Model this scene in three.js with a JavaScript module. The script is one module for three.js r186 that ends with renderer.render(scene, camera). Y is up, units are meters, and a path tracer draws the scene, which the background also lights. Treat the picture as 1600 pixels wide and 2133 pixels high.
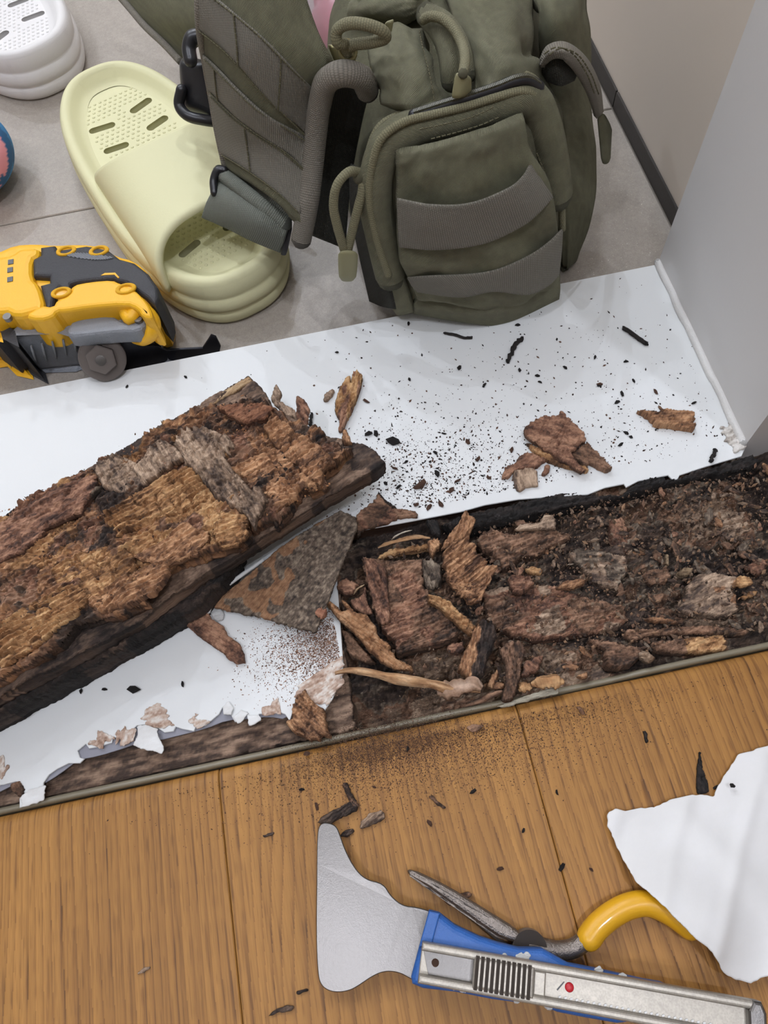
import * as THREE from 'three';
import { mergeGeometries, mergeVertices } from 'three/addons/utils/BufferGeometryUtils.js';
import { RectAreaLightUniformsLib } from 'three/addons/lights/RectAreaLightUniformsLib.js';

// ---------------------------------------------------------------- camera, lights, exposure
const scene = new THREE.Scene();
scene.background = new THREE.Color(0x000000);
const camera = new THREE.PerspectiveCamera(68.2072, 1600 / 2133, 0.01, 20);
camera.position.set(0, 0.4, 0);
camera.up.set(0.202532, 0.425542, -0.881984);
camera.lookAt(0.031718, -0.503027, -0.428411);
const renderer = new THREE.WebGLRenderer({ antialias: true });
renderer.toneMapping = THREE.LinearToneMapping;
renderer.toneMappingExposure = 0.445;
renderer.shadowMap.enabled = true;
renderer.shadowMap.type = THREE.PCFSoftShadowMap;
RectAreaLightUniformsLib.init();
const CEIL = 2.4;
// [x, z, candela, radius factor (x 2 cm), colour]
const LAMPS = [
  [-0.05, -1.70, 4.4, .35, 0xe5edfb],
  [-1.20, -1.60, 5.6, .35, 0xe5edfb],
  [0.05, -2.75, 7.6, .35, 0xe5edfb],
  [-1.20, -2.70, 7.0, .35, 0xe5edfb],
  [-0.42, -1.10, 1.5, .35, 0xe5edfb],
  [0.50, 0.28, 6.4, 1.2, 0xe9eefc],
  [-0.85, 0.22, 6.0, 1.2, 0xe9eefc],
  [-0.1, 0.70, 3.2, 1.2, 0xe9eefc],
];

// ---------------------------------------------------------------- helpers
const { sin, cos, abs, min, max, floor, sqrt, PI, hypot, atan2, pow } = Math;
const clamp = (x, a = 0, b = 1) => x < a ? a : x > b ? b : x;
const mix = (a, b, t) => a + (b - a) * t;
const sstep = (a, b, x) => { const t = clamp((x - a) / (b - a)); return t * t * (3 - 2 * t); };
function rng(seed) { let a = seed >>> 0; return () => { a = (a + 0x6D2B79F5) | 0; let t = Math.imul(a ^ (a >>> 15), 1 | a); t = (t + Math.imul(t ^ (t >>> 7), 61 | t)) ^ t; return ((t ^ (t >>> 14)) >>> 0) / 4294967296; }; }
function hash(i, j, s) { let h = Math.imul(i, 374761393) + Math.imul(j, 668265263) + Math.imul(s, 1442695041); h = Math.imul(h ^ (h >>> 13), 1274126177); return ((h ^ (h >>> 16)) >>> 0) / 4294967296; }
function vn(x, y, s = 0) {
  const i = floor(x), j = floor(y), fx = x - i, fy = y - j, u = fx * fx * (3 - 2 * fx), v = fy * fy * (3 - 2 * fy);
  const a = hash(i, j, s), b = hash(i + 1, j, s), c = hash(i, j + 1, s), d = hash(i + 1, j + 1, s);
  return a + (b - a) * u + (c - a) * v + (a - b - c + d) * u * v;
}
function fbm(x, y, o = 3, s = 0) { let r = 0, a = .5, n = 0; for (let k = 0; k < o; k++) { r += a * vn(x, y, s + k); n += a; a *= .5; x *= 2.03; y *= 2.03; } return r / n; }
const lin = (hex) => { const c = new THREE.Color(hex); return [c.r, c.g, c.b]; };
const taken = {};
function numbered(n) { if (!(n in taken)) { taken[n] = 0; return n; } taken[n]++; return n + '_' + String(taken[n]).padStart(3, '0'); }
function shade(m) { m.castShadow = true; m.receiveShadow = true; return m; }
function obj(name, geo, mat, parent = scene) {
  const m = shade(new THREE.Mesh(geo, mat)); m.name = parent === scene ? numbered(name) : name; parent.add(m); return m;
}
function tag(o, label, category, group, kind) { o.userData.label = label; o.userData.category = category; if (group) o.userData.group = group; if (kind) o.userData.kind = kind; return o; }
function thing(name, label, category, pos = [0, 0, 0], turn = 0, group) {
  const o = new THREE.Group(); o.name = numbered(name); scene.add(o); o.position.set(...pos); o.rotation.y = turn; return tag(o, label, category, group);
}
function struct(name, geo, mat, label, category) { const m = obj(name, geo, mat); m.userData.kind = 'structure'; if (label) tag(m, label, category); return m; }
// children of a group are written in world metres and moved into the group's frame
function settle(group, pos) { group.position.set(...pos); for (const c of group.children) c.position.sub(group.position); return group; }
// centre a geometry on its base so that its mesh stands where it belongs
function seat(mesh) {
  mesh.geometry.computeBoundingBox(); const b = mesh.geometry.boundingBox;
  const c = [(b.min.x + b.max.x) / 2, b.min.y, (b.min.z + b.max.z) / 2];
  mesh.geometry.translate(-c[0], -c[1], -c[2]); mesh.position.set(...c); return mesh;
}
function smooth(geo, crease) {       // normals shared across uv seams
  const p = geo.attributes.position, N = p.count, key = new Map(), acc = [];
  geo.computeVertexNormals(); const n = geo.attributes.normal, id = new Int32Array(N);
  for (let i = 0; i < N; i++) { const k = Math.round(p.getX(i) * 2e5) + '_' + Math.round(p.getY(i) * 2e5) + '_' + Math.round(p.getZ(i) * 2e5); let q = key.get(k); if (q === undefined) { q = acc.length; key.set(k, q); acc.push([0, 0, 0]); } id[i] = q; acc[q][0] += n.getX(i); acc[q][1] += n.getY(i); acc[q][2] += n.getZ(i); }
  for (let i = 0; i < N; i++) { const a = acc[id[i]], l = hypot(...a) || 1; n.setXYZ(i, a[0] / l, a[1] / l, a[2] / l); }
  return geo;
}
function bx(x0, x1, y0, y1, z0, z1) { const g = new THREE.BoxGeometry(x1 - x0, y1 - y0, z1 - z0); g.translate((x0 + x1) / 2, (y0 + y1) / 2, (z0 + z1) / 2); return boxUV(g); }
function boxUV(g) { // uv in metres by dominant normal
  const p = g.attributes.position, n = g.attributes.normal, u = new Float32Array(p.count * 2);
  for (let i = 0; i < p.count; i++) {
    const ax = abs(n.getX(i)), ay = abs(n.getY(i)), az = abs(n.getZ(i));
    if (ay >= ax && ay >= az) { u[2 * i] = p.getX(i); u[2 * i + 1] = p.getZ(i); } else if (ax >= az) { u[2 * i] = p.getZ(i); u[2 * i + 1] = p.getY(i); } else { u[2 * i] = p.getX(i); u[2 * i + 1] = p.getY(i); }
  }
  g.setAttribute('uv', new THREE.BufferAttribute(u, 2)); return g;
}
function inPoly(poly, x, y) { let c = false; for (let i = 0, j = poly.length - 1; i < poly.length; j = i++) { const a = poly[i], b = poly[j]; if ((a[1] > y) !== (b[1] > y) && x < (b[0] - a[0]) * (y - a[1]) / (b[1] - a[1]) + a[0]) c = !c; } return c; }
function tube(pts, r, n = 24, seg = 8, closed = false) {
  const c = new THREE.CatmullRomCurve3(pts.map(p => new THREE.Vector3(...p)), closed, 'centripetal');
  const g = new THREE.TubeGeometry(c, n, r, seg, closed); const u = g.attributes.uv, L = c.getLength(); for (let i = 0; i < u.count; i++) u.setXY(i, u.getX(i) * L, u.getY(i) * r * 6.28);
  if (closed) return g;
  const ends = [0, 1].map(t => { const s = new THREE.SphereGeometry(r, seg, 6); const p = c.getPoint(t); s.translate(p.x, p.y, p.z); return s; });
  return mergeGeometries([g, ...ends]);
}
// bicubic sheet through rows of control points
function crv(a, t) { const n = a.length - 1, x = clamp(t) * n, i = min(n - 1, floor(x)), f = x - i; const p = k => a[clamp(k, 0, n)]; const p1 = p(i), p2 = p(i + 1), p0 = i > 0 ? p(i - 1) : p1.map((v, k) => 2 * v - p2[k]), p3 = i + 2 <= n ? p(i + 2) : p2.map((v, k) => 2 * v - p1[k]); return p1.map((v, k) => .5 * (2 * p1[k] + (p2[k] - p0[k]) * f + (2 * p0[k] - 5 * p1[k] + 4 * p2[k] - p3[k]) * f * f + (3 * p1[k] - p0[k] - 3 * p2[k] + p3[k]) * f * f * f)); }
const surf = rows => { const S = (u, v) => crv(rows.map(r => crv(r, u)), v); return S; };
function normalAt(S, u, v) { const e = .004, a = S(min(1, u + e), v), b = S(max(0, u - e), v), c = S(u, min(1, v + e)), d = S(u, max(0, v - e)); const n = new THREE.Vector3(a[0] - b[0], a[1] - b[1], a[2] - b[2]).cross(new THREE.Vector3(c[0] - d[0], c[1] - d[1], c[2] - d[2])).normalize(); if (S.sg === undefined) { S.sg = 1; const m = normalAt(S, .5, .5); S.sg = m.y + m.z * .6 < 0 ? -1 : 1; } return S.sg < 0 ? n.negate() : n; }
// closed slab over the surface S: thick downwards, edge rounded; bump(u,v) lifts the top
function sheet(S, thick, nu = 24, nv = 24, bump) {
  const top = [], uv = [], low = [];
  for (let j = 0; j <= nv; j++) for (let i = 0; i <= nu; i++) {
    const u = i / nu, v = j / nv, p = S(u, v), n = normalAt(S, u, v), b = bump ? bump(u, v) : 0;
    top.push([p[0] + n.x * b, p[1] + n.y * b, p[2] + n.z * b]); low.push([p[0] - n.x * thick, p[1] - n.y * thick, p[2] - n.z * thick]);
  }
  const q = (i, j) => top[j * (nu + 1) + i], us = [], vs = [];
  const jm = floor(nv / 2), im = floor(nu / 2); let s = 0; for (let i = 0; i <= nu; i++) { if (i) s += hypot(...q(i, jm).map((c, k) => c - q(i - 1, jm)[k])); us.push(s); } s = 0; for (let j = 0; j <= nv; j++) { if (j) s += hypot(...q(im, j).map((c, k) => c - q(im, j - 1)[k])); vs.push(s); }
  const pos = [], ind = [], N = (nu + 1) * (nv + 1);
  for (const P of [top, low]) for (let j = 0; j <= nv; j++) for (let i = 0; i <= nu; i++) { pos.push(...P[j * (nu + 1) + i]); uv.push(us[i], vs[j]); }
  for (let j = 0; j < nv; j++) for (let i = 0; i < nu; i++) { const a = j * (nu + 1) + i, b = a + 1, c = a + nu + 1, d = c + 1; ind.push(a, c, b, b, c, d, N + a, N + b, N + c, N + b, N + d, N + c); }
  const rim = []; for (let i = 0; i < nu; i++) rim.push([i, 0]); for (let j = 0; j < nv; j++) rim.push([nu, j]); for (let i = nu; i > 0; i--) rim.push([i, nv]); for (let j = nv; j > 0; j--) rim.push([0, j]);
  const base = pos.length / 3, R = rim.length; // a middle ring, bulged out
  const ctr = S(.5, .5);
  rim.forEach(([i, j]) => { const k = j * (nu + 1) + i, t = top[k], l = low[k], ii = i === 0 ? 1 : i === nu ? nu - 1 : i, jj = j === 0 ? 1 : j === nv ? nv - 1 : j, inn = top[jj * (nu + 1) + ii]; const o = t.map((c, m) => c - inn[m]), L = hypot(...o) || 1; pos.push(...t.map((c, m) => (c + l[m]) / 2 + o[m] / L * thick * .4)); uv.push(us[i], vs[j]); });
  for (let r = 0; r < R; r++) { const [i, j] = rim[r], [i2, j2] = rim[(r + 1) % R], a = j * (nu + 1) + i, b = j2 * (nu + 1) + i2, m = base + r, m2 = base + (r + 1) % R; ind.push(a, b, m, b, m2, m, m, m2, N + a, m2, N + b, N + a); }
  const g = new THREE.BufferGeometry(); g.setAttribute('position', new THREE.Float32BufferAttribute(pos, 3)); g.setAttribute('uv', new THREE.Float32BufferAttribute(uv, 2)); g.setIndex(ind);
  // make the winding face outward: check against centroid of top
  g.computeVertexNormals(); const nn = g.attributes.normal, k = floor(nv / 2) * (nu + 1) + floor(nu / 2), n0 = normalAt(S, .5, .5);
  if (nn.getX(k) * n0.x + nn.getY(k) * n0.y + nn.getZ(k) * n0.z < 0) { const I = g.index.array; for (let t = 0; t < I.length; t += 3) { const w = I[t]; I[t] = I[t + 1]; I[t + 1] = w; } g.computeVertexNormals(); }
  return g;
}
// soft box over eight corners: [front-bottom-left, fbr, ftl, ftr, back-bottom-left, bbr, btl, btr] (front = +z)
function hexa(c, r, bulge = 0, n = 20, wrinkle = 0, seed = 1) {
  const g = new THREE.BoxGeometry(1, 1, 1, n, n, n), p = g.attributes.position, d = (a, b) => hypot(...c[a].map((v, k) => v - c[b][k]));
  const dim = [(d(0, 1) + d(4, 5)) / 2, (d(0, 2) + d(1, 3)) / 2, (d(0, 4) + d(1, 5)) / 2], R = min(r, dim[0] * .49, dim[1] * .49, dim[2] * .49), uv = g.attributes.uv, nm = g.attributes.normal;
  for (let i = 0; i < p.count; i++) {
    const q = [p.getX(i), p.getY(i), p.getZ(i)];
    const ax = [abs(nm.getX(i)), abs(nm.getY(i)), abs(nm.getZ(i))];
    uv.setXY(i, uv.getX(i) * (ax[0] > .5 ? dim[2] : dim[0]), uv.getY(i) * (ax[1] > .5 ? dim[2] : dim[1]));
    const w = q.map((v, k) => v * dim[k]), inn = w.map((v, k) => clamp(v, -dim[k] / 2 + R, dim[k] / 2 - R)), o = w.map((v, k) => v - inn[k]), L = hypot(...o) || 1;
    let s = w.map((v, k) => inn[k] + o[k] / L * R);
    const bf = k => cos(PI * clamp(q[k], -.5, .5));
    const nx = ax[0] > .5 ? Math.sign(q[0]) * bf(1) * bf(2) : 0, ny = ax[1] > .5 ? Math.sign(q[1]) * bf(0) * bf(2) : 0, nz = ax[2] > .5 ? Math.sign(q[2]) * bf(0) * bf(1) : 0;
    const wr = wrinkle ? (fbm(q[0] * 4 + q[2] * 3, q[1] * 4 + q[2] * 2, 3, seed) - .5) * 2 * wrinkle : 0;
    s = [s[0] + nx * bulge + o[0] / L * wr, s[1] + ny * bulge + o[1] / L * wr, s[2] + nz * bulge + o[2] / L * wr];
    const t = s.map((v, k) => v / dim[k] + .5), a = (i0, i1, f) => c[i0].map((v, k) => mix(v, c[i1][k], f));
    const b0 = a(0, 1, t[0]), b1 = a(2, 3, t[0]), b2 = a(4, 5, t[0]), b3 = a(6, 7, t[0]);
    const f = b0.map((v, k) => mix(v, b1[k], t[1])), h = b2.map((v, k) => mix(v, b3[k], t[1]));
    p.setXYZ(i, ...f.map((v, k) => mix(h[k], v, t[2])));
  }
  return smooth(g);
}
// flat outline [x,z] extruded upward from y0 by h with rounded edges
function plate(poly, y0, h, bev = .001, holes = [], bs = 2) {
  const s = new THREE.Shape(poly.map(p => new THREE.Vector2(p[0], -p[1])));
  for (const q of holes) s.holes.push(new THREE.Path(q.map(p => new THREE.Vector2(p[0], -p[1]))));
  const g = new THREE.ExtrudeGeometry(s, { depth: max(1e-5, h - 2 * bev), bevelEnabled: bev > 0, bevelThickness: bev, bevelSize: bev, bevelOffset: -bev, bevelSegments: bs, curveSegments: 12 });
  g.rotateX(-PI / 2); g.translate(0, y0 + bev, 0); return boxUV(g);
}
function rounded(poly, it = 2) { let p = poly; for (let k = 0; k < it; k++) { const o = []; for (let i = 0; i < p.length; i++) { const a = p[i], b = p[(i + 1) % p.length]; o.push([a[0] * .75 + b[0] * .25, a[1] * .75 + b[1] * .25], [a[0] * .25 + b[0] * .75, a[1] * .25 + b[1] * .75]); } p = o; } return p; }
// a torn piece of wood or paper: a dense slab cut to a ragged outline, with relief and colour along the grain
function flake(poly, o) {
  o = Object.assign({ res: .0006, y: 0, th: .004, grain: 0, amp: .0008, wl: .0022, jag: .0016, pal: [[.05, .03, .02], [.2, .1, .05], [.35, .2, .1]], seed: 1, under: 0, edge: .5, blotch: 90, streak: 1, layers: 0, big: .5, grainy: 1, jit: .9, soft: 2, rk: 2.4 }, o); if (!o.layers) o.layers = o.th > .009 ? 5 : o.th > .0045 ? 3 : 1;
  let x0 = 1e9, x1 = -1e9, z0 = 1e9, z1 = -1e9; for (const [x, z] of poly) { x0 = min(x0, x); x1 = max(x1, x); z0 = min(z0, z); z1 = max(z1, z); }
  const J = o.jag + o.res; x0 -= J; x1 += J; z0 -= J; z1 += J;
  const nx = Math.ceil((x1 - x0) / o.res), nz = Math.ceil((z1 - z0) / o.res), ca = cos(o.grain), sa = sin(o.grain), s = o.seed;
  const cell = new Uint8Array(nx * nz), use = new Uint8Array((nx + 1) * (nz + 1));
  for (let j = 0; j < nz; j++) for (let i = 0; i < nx; i++) {
    const x = x0 + (i + .5) * o.res, z = z0 + (j + .5) * o.res, a = x * ca + z * sa, b = -x * sa + z * ca;
    const da = (vn(b * 700, a * 40, s + 3) - .5) * 1.6 * o.jag + (fbm(b * 260, a * 120, 2, s + 4) - .5) * 1.6 * o.jag, db = (fbm(a * 180, b * 180, 2, s + 5) - .5) * 1.1 * o.jag;
    if (inPoly(poly, x + da * ca - db * sa, z + da * sa + db * ca) && !(o.hole && o.hole(x, z))) { cell[j * nx + i] = 1; for (const [di, dj] of [[0, 0], [1, 0], [0, 1], [1, 1]]) use[(j + dj) * (nx + 1) + i + di]++; }
  }
  const id = new Int32Array(use.length).fill(-1), pos = [], col = [], uv = [], ind = []; let N = 0;
  const Y = typeof o.y === 'function' ? o.y : () => o.y;
  for (let j = 0; j <= nz; j++) for (let i = 0; i <= nx; i++) {
    const k = j * (nx + 1) + i; if (!use[k]) continue; id[k] = N++;
    let x = x0 + i * o.res, z = z0 + j * o.res; const a = x * ca + z * sa, b = -x * sa + z * ca, rim = use[k] < 4;
    if (rim) { x += (hash(i, j, s) - .5) * o.res * o.jit; z += (hash(i, j, s + 1) - .5) * o.res * o.jit; }
    const w = b + (fbm(a * 55, b * 90, 3, s + 6) - .5) * .007, ph = w / o.wl + (vn(a * 30, b * 60, s + 7)) * 1.5, saw = ph - floor(ph);
    const rough = fbm(a * 520, b * 800, 3, s + 8) - .5, big = fbm(a * 60, b * 110, 2, s + 9) - .5;
    const live = sstep(.25, .65, fbm(a * 45, b * 70, 2, s + 15));
    let h = o.th * (1 + big * o.big) + o.amp * ((saw < .82 ? saw / .82 : (1 - saw) / .18) * (.35 + .9 * live) - .4 + rough * o.rk) - o.amp * 1.5 * (1 - sstep(0, .035, abs(fbm(a * 60, b * 230, 2, s + 17) - .5))) - o.amp * 1.2 * (1 - sstep(0, .03, abs(fbm(a * 170, b * 60, 2, s + 18) - .5)));
    if (o.bump) h += o.bump(x, z, a, b);
    if (rim) h *= mix(o.edge, 1, hash(i, j, s + 2) * .8);
    h = max(h, .0002);
    const y = Y(x, z); pos.push(x, y + h, z, x, y + (o.under ? (rough * o.under) : 0), z); uv.push(a, b, a, b);
    const st = fbm(a * 130, b * 560, 3, s + 10), bl = fbm(a * o.blotch, b * o.blotch * 1.3, 3, s + 11), fine = hash(i, j, s + 12);
    let t = clamp((st - .5) * 1.2 * o.streak + (bl - .5) * 1.1 + .5 + (fine - .5) * .26 + (vn(a * 850, b * 1100, s + 19) - .5) * .5 * o.grainy);
    const P = o.tint ? o.tint(x, z, a, b) || o.pal : o.pal;
    for (const f of [0, .05]) for (let c = 0; c < 3; c++) col.push(t < .5 ? mix(P[0][c], P[1][c], t * 2 - f * 0) : mix(P[1][c], P[2][c], t * 2 - 1));
  }
  const at = (i, j) => id[j * (nx + 1) + i] * 2, C = (i, j) => i >= 0 && j >= 0 && i < nx && j < nz && cell[j * nx + i];
  { // soften the stair-steps of the cut outline
    const nb = new Map(), link = (a, b) => { for (const [p, q] of [[a, b], [b, a]]) { if (!nb.has(p)) nb.set(p, []); nb.get(p).push(q); } };
    for (let j = 0; j < nz; j++) for (let i = 0; i < nx; i++) if (cell[j * nx + i]) { const a = at(i, j), b = at(i + 1, j), c = at(i, j + 1), d = at(i + 1, j + 1); if (!C(i, j - 1)) link(a, b); if (!C(i, j + 1)) link(d, c); if (!C(i - 1, j)) link(c, a); if (!C(i + 1, j)) link(b, d); }
    for (let it = 0; it < o.soft; it++) { const mv = []; for (const [v, l] of nb) { let x = 0, z = 0; for (const q of l) { x += pos[3 * q]; z += pos[3 * q + 2]; } mv.push([v, mix(pos[3 * v], x / l.length, .5), mix(pos[3 * v + 2], z / l.length, .5)]); } for (const [v, x, z] of mv) { pos[3 * v] = pos[3 * v + 3] = x; pos[3 * v + 2] = pos[3 * v + 5] = z; } }
  }
  const cols = new Map(), colAt = t => { // ledges down the broken side below a rim vertex
    let r = cols.get(t); if (r) return r; r = [t]; const x = pos[3 * t], y = pos[3 * t + 1], z = pos[3 * t + 2], yb = pos[3 * t + 4], q = x * 260 + z * 310;
    for (let l = 1; l < o.layers; l++) { const f = l / o.layers, w = (vn(q * .5, l * 7.3, s + 40) - .5) * o.res * 2.4, w2 = (vn(q * .5 + 50, l * 5.1, s + 41) - .5) * o.res * 2.4, k = pos.length / 3; pos.push(x + w, mix(y, yb, f), z + w2, ); uv.push(q * .004, l * .003); const tt = vn(q * .35, l * 3.7, s + 42), P = o.tint ? o.tint(x, z, x * ca + z * sa, -x * sa + z * ca) || o.pal : o.pal; for (let c = 0; c < 3; c++) col.push(tt < .5 ? mix(P[0][c], P[1][c], tt * 2) : mix(P[1][c], P[2][c], tt * 1.2 - .6)); r.push(k); }
    r.push(t + 1); cols.set(t, r); return r; };
  const wall = (a, b) => { const A = colAt(a), B = colAt(b); for (let l = 0; l < A.length - 1; l++) ind.push(A[l], B[l], A[l + 1], B[l], B[l + 1], A[l + 1]); };
  for (let j = 0; j < nz; j++) for (let i = 0; i < nx; i++) if (cell[j * nx + i]) {
    const a = at(i, j), b = at(i + 1, j), c = at(i, j + 1), d = at(i + 1, j + 1);
    ind.push(a, c, b, b, c, d, a + 1, b + 1, c + 1, b + 1, d + 1, c + 1);
    if (!C(i, j - 1)) wall(a, b); if (!C(i, j + 1)) wall(d, c); if (!C(i - 1, j)) wall(c, a); if (!C(i + 1, j)) wall(b, d);
  }
  const g = new THREE.BufferGeometry(); g.setAttribute('position', new THREE.Float32BufferAttribute(pos, 3)); g.setAttribute('uv', new THREE.Float32BufferAttribute(uv, 2)); g.setAttribute('color', new THREE.Float32BufferAttribute(col, 3)); g.setIndex(ind); g.computeVertexNormals(); return g;
}

// a split sliver of wood: a ridged, tapering rod along a curve
function sliver(pts, r, seed, P, flat = .7, n = 48) {
  const c = new THREE.CatmullRomCurve3(pts.map(p => new THREE.Vector3(...p)), false, 'centripetal'), K = 10, pos = [], col = [], uv = [], ind = [], L = c.getLength();
  for (let i = 0; i <= n; i++) {
    const t = i / n, p = c.getPointAt(t), d = c.getTangentAt(t), s = new THREE.Vector3(-d.z, 0, d.x).normalize(), up = new THREE.Vector3().crossVectors(s, d); if (up.y < 0) up.negate();
    const taper = .3 + .7 * min(1, min(t, 1 - t) * 5 + .1 * vn(t * 30, seed, seed)), k0 = .75 + .5 * vn(t * 9, 3, seed + 2);
    for (let k = 0; k < K; k++) { const a = k / K * 2 * PI, rr = r * taper * k0 * (.62 + .75 * hash(k, 1, seed) * (.6 + .8 * vn(k * 5.3, t * 14, seed + 1))); pos.push(p.x + s.x * cos(a) * rr + up.x * sin(a) * rr * flat, p.y + s.y * cos(a) * rr + up.y * sin(a) * rr * flat, p.z + s.z * cos(a) * rr + up.z * sin(a) * rr * flat); uv.push(t * L, k * .0006); const q = clamp(.5 + (vn(k * 3.7, t * L * 130, seed + 3) - .5) * 1.3 + (hash(i, k, seed) - .5) * .2); for (let m = 0; m < 3; m++) col.push(q < .5 ? mix(P[0][m], P[1][m], q * 2) : mix(P[1][m], P[2][m], q * 2 - 1)); }
  }
  for (let i = 0; i < n; i++) for (let k = 0; k < K; k++) { const a = i * K + k, b = i * K + (k + 1) % K; ind.push(a, b, a + K, b, b + K, a + K); }
  for (let k = 1; k < K - 1; k++) ind.push(0, k + 1, k, n * K, n * K + k, n * K + k + 1);
  const g = new THREE.BufferGeometry(); g.setAttribute('position', new THREE.Float32BufferAttribute(pos, 3)); g.setAttribute('uv', new THREE.Float32BufferAttribute(uv, 2)); g.setAttribute('color', new THREE.Float32BufferAttribute(col, 3)); g.setIndex(ind); g.computeVertexNormals(); return g;
}

// ---------------------------------------------------------------- textures and materials
function tex(w, h, f, rx, ry, srgb = true) {
  const d = new Uint8Array(w * h * 4); for (let y = 0; y < h; y++) for (let x = 0; x < w; x++) { const c = f(x / w, y / h, x, y), k = (y * w + x) * 4; d[k] = clamp(c[0], 0, 255); d[k + 1] = clamp(c[1], 0, 255); d[k + 2] = clamp(c[2], 0, 255); d[k + 3] = 255; }
  const t = new THREE.DataTexture(d, w, h); t.wrapS = t.wrapT = THREE.RepeatWrapping; t.magFilter = THREE.LinearFilter; t.minFilter = THREE.LinearMipmapLinearFilter; t.generateMipmaps = true; if (srgb) t.colorSpace = THREE.SRGBColorSpace; t.repeat.set(rx, ry); t.needsUpdate = true; return t;
}
const G3 = v => [v, v, v];
// tileable noise helper: lattice wraps at period p
function tn(x, y, p, q, s) { const i = floor(x), j = floor(y), fx = x - i, fy = y - j, u = fx * fx * (3 - 2 * fx), v = fy * fy * (3 - 2 * fy), m = (a, n) => ((a % n) + n) % n; const a = hash(m(i, p), m(j, q), s), b = hash(m(i + 1, p), m(j, q), s), c = hash(m(i, p), m(j + 1, q), s), d = hash(m(i + 1, p), m(j + 1, q), s); return a + (b - a) * u + (c - a) * v + (a - b - c + d) * u * v; }
const fibre = tex(512, 512, (u, v) => { const a = tn(u * 12, v * 150, 12, 150, 1), b = tn(u * 40, v * 256, 40, 256, 2); return G3(255 * (.76 + .16 * a + .1 * b)); }, 25, 25);
const fibreB = tex(512, 512, (u, v) => { const a = tn(u * 14, v * 120, 14, 120, 3), b = tn(u * 60, v * 256, 60, 256, 4); return G3(255 * (.6 * a + .4 * b)); }, 25, 25, false);
const speck = tex(512, 512, (u, v) => { const a = tn(u * 256, v * 256, 256, 256, 5), b = tn(u * 60, v * 60, 60, 60, 6), c = tn(u * 14, v * 14, 14, 14, 16); return G3(255 * (.84 + .1 * a + .05 * b + .03 * c)); }, 8, 8);
const grit = tex(256, 256, (u, v) => G3(255 * (.6 * tn(u * 128, v * 128, 128, 128, 7) + .4 * tn(u * 30, v * 30, 30, 30, 8))), 30, 30, false);
const twillB = tex(256, 256, (u, v) => { const d = (u * 32 + v * 32) % 1; return G3(255 * (.5 + .4 * sin(2 * PI * d) + .12 * tn(u * 128, v * 128, 128, 128, 9))); }, 36, 36, false);
const twillC = tex(256, 256, (u, v) => { const d = (u * 32 + v * 32) % 1; return G3(255 * (.86 + .06 * sin(2 * PI * d) + .08 * tn(u * 100, v * 100, 100, 100, 10) - .08 * tn(u * 8, v * 8, 8, 8, 11))); }, 36, 36);
const webB = tex(256, 256, (u, v) => { const a = abs(sin(u * PI * 24)), b = abs(sin(v * PI * 24 + floor(u * 24) * PI / 2)); return G3(255 * (a * .6 + b * .4)); }, 34, 34, false);
const webC = tex(256, 256, (u, v) => { const a = abs(sin(u * PI * 24)), b = abs(sin(v * PI * 24 + floor(u * 24) * PI / 2)); return G3(255 * (.7 + .17 * a + .1 * b + .05 * tn(u * 60, v * 60, 60, 60, 12))); }, 34, 34);
const PW = .157; // plank width
function oak(u, v) { // u across 2 planks, v along .628 m
  const x = u * 2 * PW, z = v * .628, a = tn(u * 5, v * 3, 5, 3, 20), w = x * 190 + a * 4.2 + tn(u * 14, v * 5, 14, 5, 21) * 2.6, r = w - floor(w);
  const ring = .35 * pow(r, 1.5) + .65 * pow(r, 7), pore = tn(u * 420, v * 26, 420, 26, 22), pore2 = tn(u * 700, v * 60, 700, 60, 23), big = tn(u * 9, v * 3, 9, 3, 24), fine = tn(u * 1000, v * 120, 1000, 120, 25);
  return { ring, p: sstep(.66, .92, pore) * (.35 + .65 * ring), p2: sstep(.7, .95, pore2) * .6, big, fine, st: tn(u * 120, v * 7, 120, 7, 26) };
}
const oakC = tex(1024, 2048, (u, v) => { const o = oak(u, v), d = 1 - .2 * o.ring - .25 * o.p - .18 * o.p2 - .1 * (1 - o.st) + .1 * (o.big - .5) + .08 * (o.fine - .5); return [166 * d + 2, 121 * pow(d, 1.14), 62 * pow(d, 1.3)]; }, 1 / (2 * PW), 1 / .628);
const oakB = tex(512, 1024, (u, v) => { const o = oak(u, v); return G3(255 * (1 - .5 * o.p - .4 * o.p2 - .1 * o.ring)); }, 1 / (2 * PW), 1 / .628, false);
const std = (o) => new THREE.MeshStandardMaterial(Object.assign({ roughness: .6, metalness: 0 }, o));
const phys = (o) => new THREE.MeshPhysicalMaterial(Object.assign({ roughness: .6, metalness: 0 }, o));
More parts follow.
